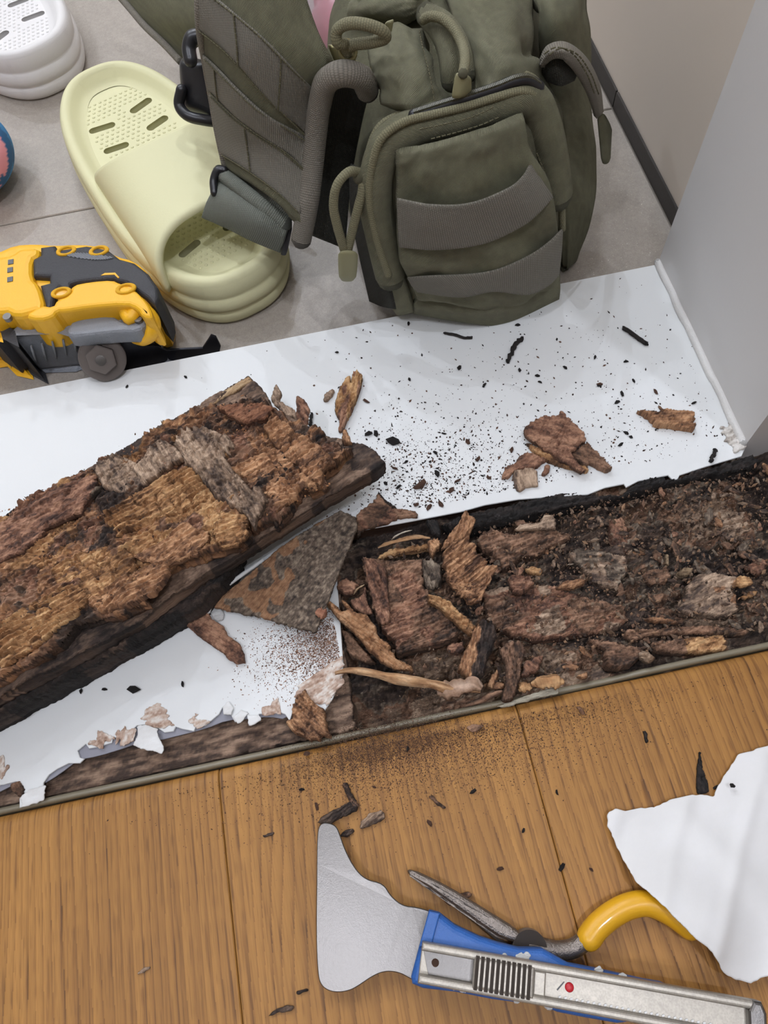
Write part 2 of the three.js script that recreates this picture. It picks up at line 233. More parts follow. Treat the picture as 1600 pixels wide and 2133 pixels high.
const M = {
  paint: std({ color: 0xdcdad8, roughness: .55, bumpMap: grit, bumpScale: .00003 }),
  wall: std({ color: 0xaaa59e, roughness: .8, bumpMap: grit, bumpScale: .00005 }),
  door: std({ color: 0xdfd3c5, roughness: .5, bumpMap: grit, bumpScale: .00003 }),
  skirt: std({ color: 0x2e2925, roughness: .5, bumpMap: grit, bumpScale: .0001 }),
  ceil: std({ color: 0xc4c1bb, roughness: .9 }),
  card: std({ vertexColors: true, roughness: .7 }),
  white: std({ color: 0xe4e6e5, roughness: .55, bumpMap: grit, bumpScale: .00002 }),
  caulk: std({ color: 0xdedcd8, roughness: .5, bumpMap: grit, bumpScale: .0002 }),
  core: std({ color: 0x5a4030, roughness: .95, map: fibre, bumpMap: fibreB, bumpScale: .0006 }),
  tile: std({ color: 0xaba297, roughness: .42, map: speck, bumpMap: grit, bumpScale: .00006 }),
  grout: std({ color: 0x8b847a, roughness: .95 }),
  oak: phys({ map: oakC, bumpMap: oakB, bumpScale: .00018, roughness: .5, specularIntensity: .6 }),
  edge: std({ color: 0x7d7562, roughness: .4 }),
  sub: std({ color: 0x40342b, roughness: .95, map: fibre, bumpMap: fibreB, bumpScale: .001 }),
  wood: std({ vertexColors: true, roughness: .92, map: fibre, bumpMap: fibreB, bumpScale: .0004 }),
  grey: std({ color: 0x8f8f98, roughness: .8 }),
  foam: phys({ color: 0xdcd9ae, roughness: .62, bumpMap: grit, bumpScale: .00005, sheen: .2, sheenRoughness: .6 }),
  foamWhite: phys({ color: 0xe6e4e2, roughness: .55, bumpMap: grit, bumpScale: .00005 }),
  olive: std({ color: 0x7c7a61, roughness: .9, map: twillC, bumpMap: twillB, bumpScale: .0003 }),
  oliveWeb: std({ color: 0x7f7b6f, roughness: .85, map: webC, bumpMap: webB, bumpScale: .0004 }),
  greenWeb: std({ color: 0x777b70, roughness: .8, map: webC, bumpMap: webB, bumpScale: .0004 }),
  bind: std({ color: 0x827c70, roughness: .85, map: webC, bumpMap: webB, bumpScale: .0003 }),
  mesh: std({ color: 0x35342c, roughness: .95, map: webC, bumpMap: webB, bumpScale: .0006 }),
  cord: std({ color: 0x7f7b5f, roughness: .8, map: webC, bumpMap: webB, bumpScale: .0002 }),
  tab: std({ color: 0x8d8a68, roughness: .5 }),
  teeth: std({ color: 0x4a4838, roughness: .45 }),
  thread: std({ color: 0x5a5640, roughness: .9 }),
  blackPl: std({ color: 0x1d1d20, roughness: .35 }),
  rubber: std({ color: 0x2f2f32, roughness: .6, bumpMap: grit, bumpScale: .0002 }),
  yellow: phys({ color: 0xf2b71e, roughness: .45, bumpMap: grit, bumpScale: .00008 }),
  yellowDip: phys({ color: 0xe0a71c, roughness: .4, clearcoat: .3 }),
  flange: std({ color: 0x8a807a, roughness: .55, metalness: .4, bumpMap: grit, bumpScale: .0003 }),
  gearbox: std({ color: 0x85888d, roughness: .5, metalness: .15, bumpMap: grit, bumpScale: .0003 }),
  steel: std({ color: 0x75726f, roughness: .34, metalness: .9, bumpMap: grit, bumpScale: .00003 }),
  darkSteel: std({ color: 0x857c74, roughness: .4, metalness: .8, map: speck, bumpMap: grit, bumpScale: .0002 }),
  blade: std({ color: 0x26262c, roughness: .4, metalness: .6 }),
  brass: std({ color: 0x8d8560, roughness: .35, metalness: .8 }),
  blue: phys({ color: 0x2a5ea6, roughness: .42, bumpMap: grit, bumpScale: .0001 }),
  alu: std({ color: 0xb9b2a6, roughness: .42, metalness: .6, map: speck }),
  red: std({ color: 0xb8202a, roughness: .4 }),
  paper: std({ color: 0xe3e1de, roughness: .7, bumpMap: grit, bumpScale: .00004, side: THREE.DoubleSide }),
  fleck: std({ color: 0xe4e4e2, roughness: .8 }),
  pink: std({ color: 0xe58f98, roughness: .7 }), sky: std({ color: 0x2f7fb4, roughness: .7 }),
  film: phys({ color: 0xf2eef4, roughness: .25, transmission: .75, thickness: 0 }),
  blackBit: std({ color: 0x1f1a18, flatShading: true, roughness: .9, bumpMap: fibreB, bumpScale: .0003 }),
  crumb: std({ color: 0x664838, flatShading: true, roughness: .95, bumpMap: fibreB, bumpScale: .0003 }),
  dust: std({ color: 0xffffff, roughness: .95 }),
  lampGlow: std({ color: 0xffffff, emissive: 0xfff6ea, emissiveIntensity: 3 }), ring: std({ color: 0xdddddd, roughness: .4 }),
};
const warm = (k, ...c) => c.map(v => lin(v).map(q => min(.8, q * k)));
const PAL = {
  tan: warm(1.5, 0x463024, 0x8d674a, 0xba916c), brown: warm(1.5, 0x30241d, 0x654b3a, 0x93725b),
  red: warm(1.5, 0x3a2821, 0x765442, 0xa27c63), dark: warm(1.3, 0x1c1613, 0x3b2f29, 0x635144),
  orange: warm(1.5, 0x4e3522, 0x976f4a, 0xc59c70), grey: warm(1.45, 0x453831, 0x86705d, 0xb39b84),
  dirt: warm(1.45, 0x2a231e, 0x5a4d41, 0x8d7e6d), black: warm(1.1, 0x120f0e, 0x221d1b, 0x3a312d),
  white: [lin(0xdcdbd8), lin(0xe2e2e0), lin(0xe8e9e8)], rail: warm(1.35, 0x3a2d25, 0x6b5647, 0x917966),
};

// ---------------------------------------------------------------- the setting
const TY = -.012;                       // tile level; the sill top is y = 0
struct('wall_right', bx(.2605, .45, TY, CEIL, -3.2, -.331), M.door);
{ const b = struct('baseboard_right', bx(.2597, .2605, TY, .0002, -3.2, -.331), M.grout); for (const [z0, z1] of [[-1.697, -1.0985], [-1.0975, -.5], [-.4985, -.332]]) obj('skirting_tile', plate([[.2588, z0], [.2606, z0], [.2606, z1], [.2588, z1]], TY, .0144, .0004, [], 1), M.skirt, b); }
struct('wall_left', bx(-1.9, -1.8, TY, CEIL, -3.2, -.33), M.wall);
struct('wall_back', bx(-1.9, .45, TY, CEIL, -3.3, -3.2), M.wall);
struct('ceiling', bx(-2.0, 2.0, CEIL, CEIL + .1, -3.3, 2.1), M.ceil);
struct('wall_hall_right', bx(1.5, 1.6, -.012, CEIL, -.184, 2.0), M.wall);
struct('wall_hall_left', bx(-1.7, -1.6, -.012, CEIL, -.184, 2.0), M.wall);
struct('wall_hall_back', bx(-1.7, 1.6, -.012, CEIL, 2.0, 2.1), M.wall);
{ // wall with the doorway: left pier, right pier, lintel
  struct('wall_doorway_left', bx(-1.9, -.66, -.06, CEIL, -.331, -.184), M.wall);
  struct('wall_doorway_right', bx(.262, 1.6, -.06, CEIL, -.331, -.184), M.wall);
  struct('wall_doorway_top', bx(-.66, .262, 2.06, CEIL, -.331, -.184), M.wall);
}
{ // jamb on the right, with a smeared bead of caulk along its foot
  const j = struct('door_jamb', new THREE.BufferGeometry().copy(boxUV(plate([[.2315, -.331], [.262, -.331], [.262, -.1845], [.2315, -.1845]], -.02, 2.08, .0012))), M.paint, 'white painted door jamb standing on the sill at the right', 'door jamb');
  const pts = []; for (let i = 0; i <= 26; i++) { const t = i / 26; pts.push([.2305 + (vn(i * .6, 1, 5) - .5) * .0014, .0012, mix(-.33, -.186, t)]); }
  obj('caulk_bead', tube(pts, .0026, 80, 8), M.caulk, j);
  obj('caulk_smear', flake([[.222, -.2], [.226, -.198], [.2312, -.205], [.2312, -.183], [.224, -.181], [.221, -.19]], { res: .0006, th: .0016, amp: .0006, jag: .002, seed: 77, pal: [lin(0x9c9288), lin(0xcfc9c0), lin(0xdedad4)] }), M.card, j);
  const k = struct('door_jamb', bx(-.66, -.63, -.02, 2.06, -.331, -.184), M.paint); k.userData.label = 'white painted door jamb at the far left of the doorway'; k.userData.category = 'door jamb';
  const l = struct('trim_1', bx(-.63, .2315, 2.03, 2.06, -.331, -.184), M.paint);
}
{ // tiled floor beyond the sill
  const f = struct('floor_tiled', bx(-1.9, .45, TY - .05, TY - .0012, -3.3, -.3295), M.grout, 'grey tiled floor beyond the white sill', 'floor');
  const T = .598, xs = [-1.9, -1.535, -.937, -.339, .259, .45], zs = [-.3295, -.499, -1.097, -1.695, -2.293, -3.2];
  for (let i = 0; i < xs.length - 1; i++) for (let j = 0; j < zs.length - 1; j++) {
    const x0 = xs[i] + .0006, x1 = xs[i + 1] - .0006, z0 = zs[j + 1] + .0006, z1 = zs[j] - .0006;
    obj('tile', plate([[x0, z0], [x1, z0], [x1, z1], [x0, z1]], TY - .008, .008, .0007, [], 1), M.tile, f);
  }
}
{ // oak floor on the near side: planks with a rounded nose towards the sill
  const f = struct('floor', bx(-1.6, 1.5, -.06, -.0135, -.063, 2.0), M.sub, 'oak plank floor on the near side of the sill', 'floor');
  const prof = new THREE.Shape(); // (-z, y)
  const n0 = .0672; prof.moveTo(-2, -.013); prof.lineTo(n0 - .001, -.013); prof.lineTo(n0, -.0065); prof.bezierCurveTo(n0, -.0035, n0 - .002, -.0012, n0 - .007, -.0006); prof.lineTo(n0 - .016, 0); prof.lineTo(-2, 0); prof.closePath();
  const seam = -.0976;
  for (let k = -9; k < 10; k++) {
    const x0 = max(-1.6, seam + k * PW), x1 = min(1.5, seam + (k + 1) * PW); if (x1 - x0 < .01) continue;
    const g = new THREE.ExtrudeGeometry(prof, { depth: x1 - x0 - .0003 - .001, bevelEnabled: true, bevelThickness: .0005, bevelSize: .0005, bevelOffset: -.0005, bevelSegments: 1, curveSegments: 10 });
    // shape x -> -z, extrude z -> x
    const p = g.attributes.position, uv = g.attributes.uv; for (let i = 0; i < p.count; i++) { const a = p.getX(i), b = p.getY(i), c = p.getZ(i); p.setXYZ(i, x0 + .0005 + c, b, -a); uv.setXY(i, x0 - seam + c + (k & 1 ? 0 : 0), -a + hash(k, 3, 9) * .6); }
    const I = g.index; g.computeVertexNormals();
    obj('plank', g, M.oak, f);
  }
}
struct('trim_2', bx(.2705, 1.5, -.06, -.0004, -.184, -.0675), M.oak);
struct('trim_3', bx(-1.6, -.6305, -.06, -.0004, -.184, -.0675), M.oak);
// grey-green edging bead between the oak and the rotten sill
{
  const e = tag(obj('edging_strip', (() => { const s = new THREE.Shape(); s.moveTo(0, -.012); s.lineTo(.0036, -.012); s.lineTo(.0036, -.004); s.quadraticCurveTo(.0034, -.0016, .0016, -.0012); s.quadraticCurveTo(0, -.0014, 0, -.004); s.closePath(); const g = new THREE.ExtrudeGeometry(s, { depth: 1.2, bevelEnabled: false, steps: 60 }); g.rotateY(PI / 2); g.translate(-.63, 0, -.0676); const p = g.attributes.position; for (let i = 0; i < p.count; i++) { const x = p.getX(i); p.setY(i, p.getY(i) + (vn(x * 40, 1, 3) - .5) * .0006 - sstep(.045, .06, x) * (1 - sstep(.11, .13, x)) * .003); } g.computeVertexNormals(); return g; })(), M.edge), 'grey-green edging strip between the oak floor and the rotten sill', 'edging strip');
  obj('loose_flap', flake([[.0491,-.0669],[.0596,-.0686],[.0715,-.0701],[.0826,-.0703],[.0818,-.067],[.0715,-.0668],[.0589,-.0662],[.0521,-.0658]], { res: .0005, y: .0012, th: .0012, amp: .0002, jag: .0005, grainy: .2, pal: [lin(0x9d9584), lin(0xb5ad9a), lin(0xc2baa8)], seed: 91 }), M.wood, e);
}
// ---------------------------------------------------------------- lamps
for (const [x, z, cd, r, c] of LAMPS) {
  const l = thing('ceiling_lamp', z < -.3 ? 'small round recessed ceiling lamp in the tiled room' : 'small round recessed ceiling lamp above the oak floor', 'lamp', [x, CEIL - .012, z], 0, z < -.3 ? 'lamps of the tiled room' : 'lamps above the oak floor');
  const ring = new THREE.TorusGeometry(.055, .008, 10, 32); ring.rotateX(PI / 2); obj('ring', ring, M.ring, l);
  const d = new THREE.CylinderGeometry(.05, .05, .004, 32); d.translate(0, .006, 0); obj('diffuser', d, M.lampGlow, l);
  const p = new THREE.PointLight(c, cd, 0, 2); p.position.set(0, -.05, 0); p.castShadow = true; p.shadow.radius = r; p.shadow.mapSize.set(1024, 1024); l.add(p);
}
// ---------------------------------------------------------------- the white sill, torn open along its front
{
  const s = thing('door_sill', 'white laminate door sill, torn and rotted away along its front', 'door sill');
  // body under the laminate: the back strip runs the whole width, the front rail only on the left
  obj('back_strip', bx(-.63, .2315, -.05, -.0014, -.329, -.1835), M.core, s);
  const skin = [[-.287,-.0377],[-.2572,-.0553],[-.2385,-.0676],[-.2238,-.0762],[-.2098,-.0817],[-.2086,-.0815],[-.2015,-.0817],[-.1968,-.0768],[-.1997,-.0729],[-.1996,-.0684],[-.1879,-.0699],[-.1873,-.0782],[-.1844,-.0816],[-.1802,-.0836],[-.1742,-.0852],[-.1683,-.084],[-.1658,-.0858],[-.1682,-.0869],[-.1693,-.0906],[-.165,-.0932],[-.1633,-.0905],[-.1597,-.0903],[-.1513,-.0909],[-.1505,-.0937],[-.1452,-.0914],[-.1402,-.0951],[-.1377,-.097],[-.1328,-.0965],[-.1269,-.0935],[-.1235,-.0904],[-.1187,-.09],[-.1174,-.0921],[-.1139,-.0902],[-.108,-.0878],[-.1066,-.0904],[-.1018,-.0894],[-.098,-.0916],[-.0941,-.0938],[-.0919,-.0969],[-.0911,-.0931],[-.0881,-.0925],[-.0862,-.0879],[-.0823,-.0901],[-.0791,-.0918],[-.0793,-.0847],[-.0769,-.0848],[-.073,-.0869],[-.0733,-.0894],[-.0631,-.0884],[-.0597,-.0865],[-.0578,-.0825],[-.0544,-.089],[-.046,-.0884],[-.0395,-.0834],[-.0336,-.0894],[-.0316,-.0926],[-.0284,-.0981],[-.027,-.0991],[-.0251,-.1062],[-.0234,-.1219]]
    .concat([[-.0194,-.1623],[-.0105,-.181],[.001,-.1812],[.0293,-.1804],[.0577,-.1799],[.0724,-.181],[.0923,-.1802],[.1158,-.1767],[.1322,-.1742],[.143,-.1762],[.1545,-.1761],[.1551,-.1737],[.1632,-.176],[.1811,-.1758],[.1826,-.1722],[.1855,-.1721],[.1875,-.1743],[.204,-.1763],[.2267,-.1782],[.2327,-.1849]]);
  skin[0] = [-.63, -.085]; const far = [[.2315, -.184], [.2315, -.3295], [-.63, -.3295]];
  obj('laminate_skin', plate(skin.concat(far), -.0014, .0014, .0003, [], 1), M.white, s);
  // grey backing paper left a little proud of the tear
  obj('backing_paper', plate(rounded([[-.63, -.082], ...[[-.2452,-.0625],[-.2108,-.081],[-.1889,-.0776],[-.1799,-.0809],[-.1697,-.0863],[-.1595,-.0859],[-.1437,-.0873],[-.134,-.0894],[-.1268,-.0873],[-.1196,-.0875],[-.1025,-.0881],[-.0901,-.0903],[-.0793,-.0884],[-.0685,-.0875],[-.0592,-.0838],[-.0544,-.0918],[-.0628,-.111],[-.1251,-.1118],[-.2111,-.0937]], [-.63, -.12]], 1), -.0026, .001, .0002, [], 1), M.grey, s);
  // exposed front rail
  const rail = [[-.63, -.15], ...[[-.0188,-.1555],[-.0232,-.123],[-.024,-.0906],[-.0253,-.0725]], [-.63, -.0715]];
  obj('front_rail', flake(rail, { res: .001, y: -.034, th: .0285, amp: .0005, wl: .0016, jag: .0005, grain: .0, pal: PAL.rail, seed: 11, streak: 2.2, blotch: 30, grainy: .5, rk: 1.2, edge: .97, big: .05, bump: (x, z, a, b) => (fbm(a * 25, b * 200, 3, 60) - .5) * .0012 - .001 }), M.wood, s);
  // curls of white laminate lifted along the tear
  const curls = [[[-.1395,-.0874],[-.1369,-.0916],[-.1369,-.0963],[-.1318,-.0958],[-.126,-.0928],[-.1263,-.0882],[-.1231,-.0828],[-.1243,-.0794],[-.1303,-.082],[-.1372,-.0852]], [[-.079,-.0839],[-.0786,-.0899],[-.0727,-.0887],[-.0719,-.0859],[-.0761,-.0841]], [[-.0864,-.0904],[-.0813,-.0931],[-.0782,-.0905],[-.0813,-.0879],[-.0851,-.0863]], [[-.091,-.0926],[-.0912,-.0968],[-.0873,-.099],[-.0859,-.0951],[-.0875,-.0918]], [[-.1981,-.0679],[-.1982,-.0729],[-.1941,-.076],[-.1859,-.0765],[-.1865,-.0694]]];
  curls.forEach((c, i) => obj('torn_curl', flake(c, { res: .0005, y: (x, z) => .0004 + .0016 * vn(x * 90, z * 90, i), th: .0008, amp: .0001, jag: .0006, pal: PAL.white, seed: 30 + i, grainy: .1 }), M.card, s));
  // patches where the paper has split into brown flakes
  const patches = [[[-.136,-.0988],[-.1319,-.1052],[-.1258,-.1058],[-.1205,-.1022],[-.1221,-.0971],[-.12,-.0931],[-.1255,-.0924],[-.1325,-.0957]], [[-.1629,-.0903],[-.1604,-.0944],[-.1554,-.0976],[-.1501,-.0947],[-.1509,-.0907],[-.1581,-.0904]], [[-.1502,-.0935],[-.1421,-.0971],[-.1373,-.0961],[-.1389,-.0899],[-.1444,-.0882],[-.1485,-.0908]], [[-.1082,-.096],[-.1036,-.0932],[-.0991,-.0899],[-.1029,-.0877],[-.1069,-.0903]], [[-.0721,-.0919],[-.0657,-.0942],[-.0613,-.0951],[-.0623,-.0881],[-.0725,-.0888]], [[-.2144,-.0964],[-.2096,-.0965],[-.2047,-.0897],[-.2082,-.0858],[-.2141,-.0859]], [[-.0514,-.1003],[-.0383,-.105],[-.0248,-.1109],[-.0265,-.0975],[-.0319,-.0913],[-.0365,-.0862],[-.0433,-.0888],[-.0531,-.0885]]];
  patches.forEach((c, i) => obj('split_patch', flake(c, { res: .0005, y: .0001, th: .0007, amp: .0004, wl: .0016, jag: .0026, grain: i, pal: [lin(0x8d6f5c), lin(0xbda492), lin(0xdcd5cc)], seed: 50 + i, blotch: 260, soft: 1 }), M.card, s));
  // swollen black lip along the trough behind
  const lip = [[.0445,-.1739],[.0615,-.1776],[.0679,-.1774],[.0888,-.1791],[.1263,-.1777]].concat([[.1285,-.1756],[.1362,-.1724],[.1528,-.1705],[.1586,-.1746],[.1723,-.1766],[.1795,-.1746],[.1786,-.1727],[.186,-.1729],[.1983,-.1758],[.2183,-.1766],[.2319,-.1774],[.2363,-.1724],[.2285,-.1693],[.2072,-.1706],[.1853,-.1703],[.1634,-.1699],[.1415,-.169],[.1221,-.1687],[.0986,-.1693],[.0663,-.1685]]).concat([[.0622,-.1675],[.0491,-.1705]]);
  obj('rotten_lip', flake(lip, { res: .0007, y: -.012, th: .0115, amp: .0014, wl: .003, jag: .001, grain: -.0, pal: PAL.black, seed: 12, edge: .75, bump: (x, z) => .0012 }), M.wood, s);
}
// ---------------------------------------------------------------- the open trough and its rotten filling
{
  const t = thing('rotten_bed', 'bed of crumbled dark rotten wood filling the open trough', 'rotten wood');
  const poly = [[-.03, -.186], [.27, -.186], [.27, -.067], [-.03, -.067]];
  const hollow = (x, z, cx, cz, rx, rz, d) => -d * Math.exp(-(((x - cx) / rx) ** 2 + ((z - cz) / rz) ** 2));
  t.userData.kind = 'stuff';
  obj('crumbled_wood', flake(poly, { res: .00065, y: -.045, th: .033, amp: .0018, wl: .0045, jag: .0001, grain: -.08, pal: PAL.dirt, seed: 21, edge: 1, blotch: 70,
    bump: (x, z, a, b) => (fbm(a * 90, b * 90, 3, 70) - .5) * .007 + (fbm(a * 500, b * 500, 2, 71) - .5) * .003 + sstep(.06, .16, x) * .004 + hollow(x, z, .03, -.1, .025, .014, .024) + hollow(x, z, .005, -.082, .04, .014, .03) + hollow(x, z, .08, -.163, .06, .007, .014) + hollow(x, z, .012, -.163, .025, .01, .012) + hollow(x, z, .24, -.15, .016, .03, .02) + hollow(x, z, .17, -.076, .06, .004, .01),
    tint: (x, z, a, b) => { const q = fbm(a * 28, b * 40, 3, 72) + .25 * (fbm(a * 200, b * 200, 2, 73) - .5); return q > .6 ? PAL.grey : q > .5 ? PAL.brown : q > .44 ? PAL.dirt : PAL.dark; } }), M.wood, t);
}

// ---------------------------------------------------------------- the rotten board lifted out of the sill
const lift = (x, z) => .022;
{
  const b = thing('rotten_board', 'long rotten wooden board with crumbling ridged face lying on the white sill', 'board');
  const dir = -.385;   // its length runs back to the right
  const ply = [...[[-.2497,-.1957],[-.1945,-.2166],[-.1418,-.2386],[-.1115,-.251],[-.0803,-.2641],[-.0479,-.2789],[-.0437,-.2711],[-.0391,-.262],[-.0366,-.2535],[-.0144,-.2296],[.005,-.2187],[.0127,-.2149],[.0195,-.2037],[.0138,-.1994],[-.0199,-.1872],[-.0626,-.1688],[-.1035,-.1519]], ...[[-.1227,-.1401],[-.1581,-.1284],[-.1923,-.1172],[-.2364,-.1019]]];
  obj('lower_ply', flake(ply, { res: .0009, y: lift, th: .0135, amp: .0005, wl: .002, jag: .0006, grain: dir, pal: PAL.dark, seed: 101, edge: .95, tint: (x, z, a, bb) => fbm(a * 30, bb * 60, 3, 5) > .48 ? PAL.rail : PAL.dark }), M.wood, b);
  const core = [[-.3124,-.0747],[-.2104,-.1084],[-.1531,-.1279],[-.0927,-.1494],[-.0746,-.1642],[-.0669,-.1821],[-.1259,-.2273],[-.2123,-.1995],[-.3236,-.1578]];
  obj('gap_shade_fill', flake(core, { res: .0008, y: .0002, th: .0235, amp: .0012, wl: .004, jag: .0014, grain: dir, pal: PAL.dark, seed: 109, edge: .8, big: .15, layers: 7, tint: (x, z, a, bb) => fbm(a * 40, bb * 60, 2, 6) > .45 ? PAL.dark : PAL.black }), M.wood, b);  // dark lower layers added under the board, gap shadow put into their colour
  const pale = [[-.0799,-.2618],[-.0646,-.2698],[-.0477,-.2774],[-.0461,-.2734],[-.0606,-.267],[-.0727,-.2618]]; // pale fresh wood along the far arris
  obj('pale_arris', flake(pale, { res: .0006, y: (x, z) => lift(x, z) + .0125, th: .0018, amp: .0003, jag: .0006, grain: dir, pal: [lin(0x8a6c4e), lin(0xb4926c), lin(0xccb08a)], seed: 102 }), M.wood, b);
  const rot = [...[[-.2421,-.1884],[-.208,-.2021],[-.1886,-.2116],[-.1788,-.2176],[-.1688,-.2213],[-.158,-.225],[-.1444,-.2288],[-.1376,-.2296],[-.1361,-.2332],[-.1264,-.2372],[-.1171,-.2323],[-.1086,-.237],[-.1087,-.246],[-.1012,-.2442],[-.0973,-.2499],[-.0926,-.2479],[-.0881,-.2518],[-.0779,-.2553],[-.0682,-.2546],[-.0572,-.252],[-.0418,-.2508],[-.0355,-.2459],[-.0311,-.2373],[-.0235,-.2322],[-.0137,-.2242],[-.0091,-.2183],[-.0019,-.2126],[.003,-.2099],[-.0065,-.2019],[-.0096,-.1996],[-.0137,-.199],[-.0137,-.1914],[-.018,-.1894],[-.0254,-.1926],[-.0321,-.1837],[-.0392,-.1795],[-.0413,-.1742],[-.0487,-.1773],[-.0544,-.1736],[-.0577,-.1779],[-.0598,-.1713],[-.0656,-.1662],[-.0758,-.1664],[-.0862,-.1646],[-.0965,-.1641],[-.1069,-.1609],[-.1174,-.1551]], ...[[-.1137,-.1468],[-.1231,-.144],[-.1392,-.1427],[-.1496,-.1425],[-.1531,-.1385],[-.1611,-.132],[-.1701,-.1293],[-.1801,-.1258],[-.1867,-.1226],[-.23,-.1086]]];
  obj('rotten_layer', flake(rot, { res: .0006, y: (x, z) => lift(x, z) + .012, th: .0138, amp: .0019, wl: .0027, jag: .0028, grain: dir, pal: PAL.tan, seed: 103, edge: .62, blotch: 60,
    bump: (x, z, a, bb) => (fbm(a * 60, bb * 110, 3, 104) - .5) * .005 + (fbm(a * 300, bb * 420, 2, 105) - .5) * .0022,
    tint: (x, z, a, bb) => { const q = fbm(a * 24, bb * 34, 3, 106) + .3 * (fbm(a * 260, bb * 260, 2, 107) - .5); const p = fbm(a * 70 + 9, bb * 90, 3, 108); return q < .4 ? PAL.dark : q < .47 ? PAL.brown : p > .62 ? PAL.red : p > .54 ? PAL.brown : q > .6 ? PAL.orange : PAL.tan; } }), M.wood, b);
  const cross = dir + PI / 2;
  const fl = [
    [[[-.136,-.2261],[-.1348,-.2301],[-.125,-.234],[-.1158,-.2276],[-.1119,-.2244],[-.106,-.2332],[-.0989,-.2371],[-.091,-.2301],[-.0862,-.2227],[-.0935,-.2197],[-.1046,-.2131],[-.1128,-.209],[-.1193,-.206],[-.126,-.2105],[-.1311,-.2147]], { grain: cross, pal: PAL.grey, th: .0045, wl: .004, amp: .0012 }],
    [[[-.0925,-.2324],[-.0835,-.2415],[-.073,-.237],[-.0614,-.2298],[-.058,-.2218],[-.0661,-.218],[-.0617,-.2087],[-.0551,-.1971],[-.0482,-.1925],[-.0464,-.1862],[-.0549,-.1723],[-.058,-.1787],[-.0624,-.1855],[-.0723,-.1907],[-.0752,-.2002],[-.0809,-.2106],[-.0865,-.2196]], { grain: cross, pal: PAL.grey, th: .006, wl: .003, amp: .0016, jag: .0026 }],
    [[[-.0417,-.2296],[-.0355,-.2398],[-.0254,-.2241],[-.015,-.2122],[-.0067,-.1994],[-.0134,-.1979],[-.0165,-.1884],[-.0261,-.1994],[-.0339,-.2119]], { grain: dir, pal: PAL.tan, th: .0055, wl: .0028, amp: .0018 }],
    [[[-.0661,-.2508],[-.0414,-.2476],[-.0352,-.2418],[-.0402,-.2357],[-.0512,-.2351],[-.0601,-.2421]], { grain: dir, pal: [lin(0x5c3a28), lin(0x8a5c42), lin(0xa57658)], th: .005, wl: .01, amp: .0006, jag: .001 }],
    [[[-.0755,-.1741],[-.0702,-.1858],[-.0578,-.1801],[-.0583,-.1702],[-.0646,-.164],[-.0737,-.1646]], { grain: dir + .2, pal: PAL.orange, th: .005, wl: .003, amp: .0014 }],
    [[[-.1189,-.17],[-.1033,-.1748],[-.0911,-.1834],[-.0764,-.1729],[-.0852,-.1638],[-.0952,-.1619],[-.1056,-.1602],[-.1115,-.1656]], { grain: dir, pal: PAL.tan, th: .005, wl: .003, amp: .0014 }],
    [[[-.2118,-.194],[-.1863,-.204],[-.176,-.2104],[-.1562,-.2193],[-.1361,-.2238],[-.1335,-.2141],[-.1434,-.2012],[-.1603,-.1978],[-.1732,-.185],[-.1859,-.1819],[-.2108,-.1744]], { grain: dir, pal: PAL.red, th: .005, wl: .006, amp: .0009, jag: .002, blotch: 120, tint: (x, z, a, bb) => fbm(a * 50, bb * 70, 3, 119) < .4 ? PAL.dirt : PAL.red }],
    [[[-.1317,-.198],[-.113,-.2063],[-.0938,-.2155],[-.0819,-.2142],[-.0753,-.1991],[-.0799,-.1927],[-.0957,-.1905],[-.1141,-.1861],[-.1259,-.183]], { grain: dir, pal: PAL.orange, th: .0045, wl: .0027, amp: .0027, rk: .9, jag: .002 }],
    [[[-.1605,-.1727],[-.1439,-.1787],[-.1247,-.1799],[-.1177,-.1686],[-.1107,-.1589],[-.1259,-.1555],[-.1409,-.1509],[-.1556,-.1568]], { grain: dir, pal: PAL.orange, th: .004, wl: .0028, amp: .0026, rk: .9, jag: .002 }],
    [[[-.2183,-.1353],[-.1852,-.1491],[-.1682,-.1562],[-.1508,-.1622],[-.1394,-.156],[-.1477,-.1444],[-.1625,-.1359],[-.1781,-.1289],[-.217,-.1149]], { grain: dir, pal: PAL.orange, th: .004, wl: .0027, amp: .0028, rk: .9, jag: .002 }],
    [[[-.1372,-.1555],[-.1208,-.1605],[-.1042,-.1643],[-.1,-.1583],[-.1077,-.1477],[-.1216,-.1441],[-.1364,-.1438],[-.1396,-.1499]], { grain: dir, pal: PAL.tan, th: .0045, wl: .003, amp: .0016, jag: .002 }],
    [[[-.0623,-.2096],[-.0424,-.2189],[-.0297,-.2128],[-.0266,-.1982],[-.0313,-.1844],[-.0411,-.1794],[-.0483,-.1943]], { grain: dir + .15, pal: PAL.tan, th: .004, wl: .0026, amp: .0024, rk: 1.2, jag: .002 }],
  ];
  fl.forEach(([p, o], i) => obj('wood_flake', flake(p, Object.assign({ res: .0005, y: (x, z) => lift(x, z) + .0245, jag: .0016, seed: 120 + i * 7, edge: .6 }, o)), M.wood, b));
  // chips standing out past its end
  [[[[-.0374,-.259],[-.0325,-.2679],[-.0306,-.2608],[-.0324,-.256],[-.0287,-.2517],[-.0249,-.2482],[-.0252,-.2415],[-.031,-.2454]], PAL.grey], [[[-.0257,-.2447],[-.0241,-.2574],[-.022,-.2643],[-.0176,-.2593],[-.0163,-.2529],[-.0183,-.2455],[-.0211,-.2414]], PAL.red]].forEach(([p, pal], i) => obj('end_splinter', flake(p, { res: .0005, y: i ? .024 : .034, th: .003, grain: cross, jag: .001, pal, seed: 160 + i }), M.wood, b));
}
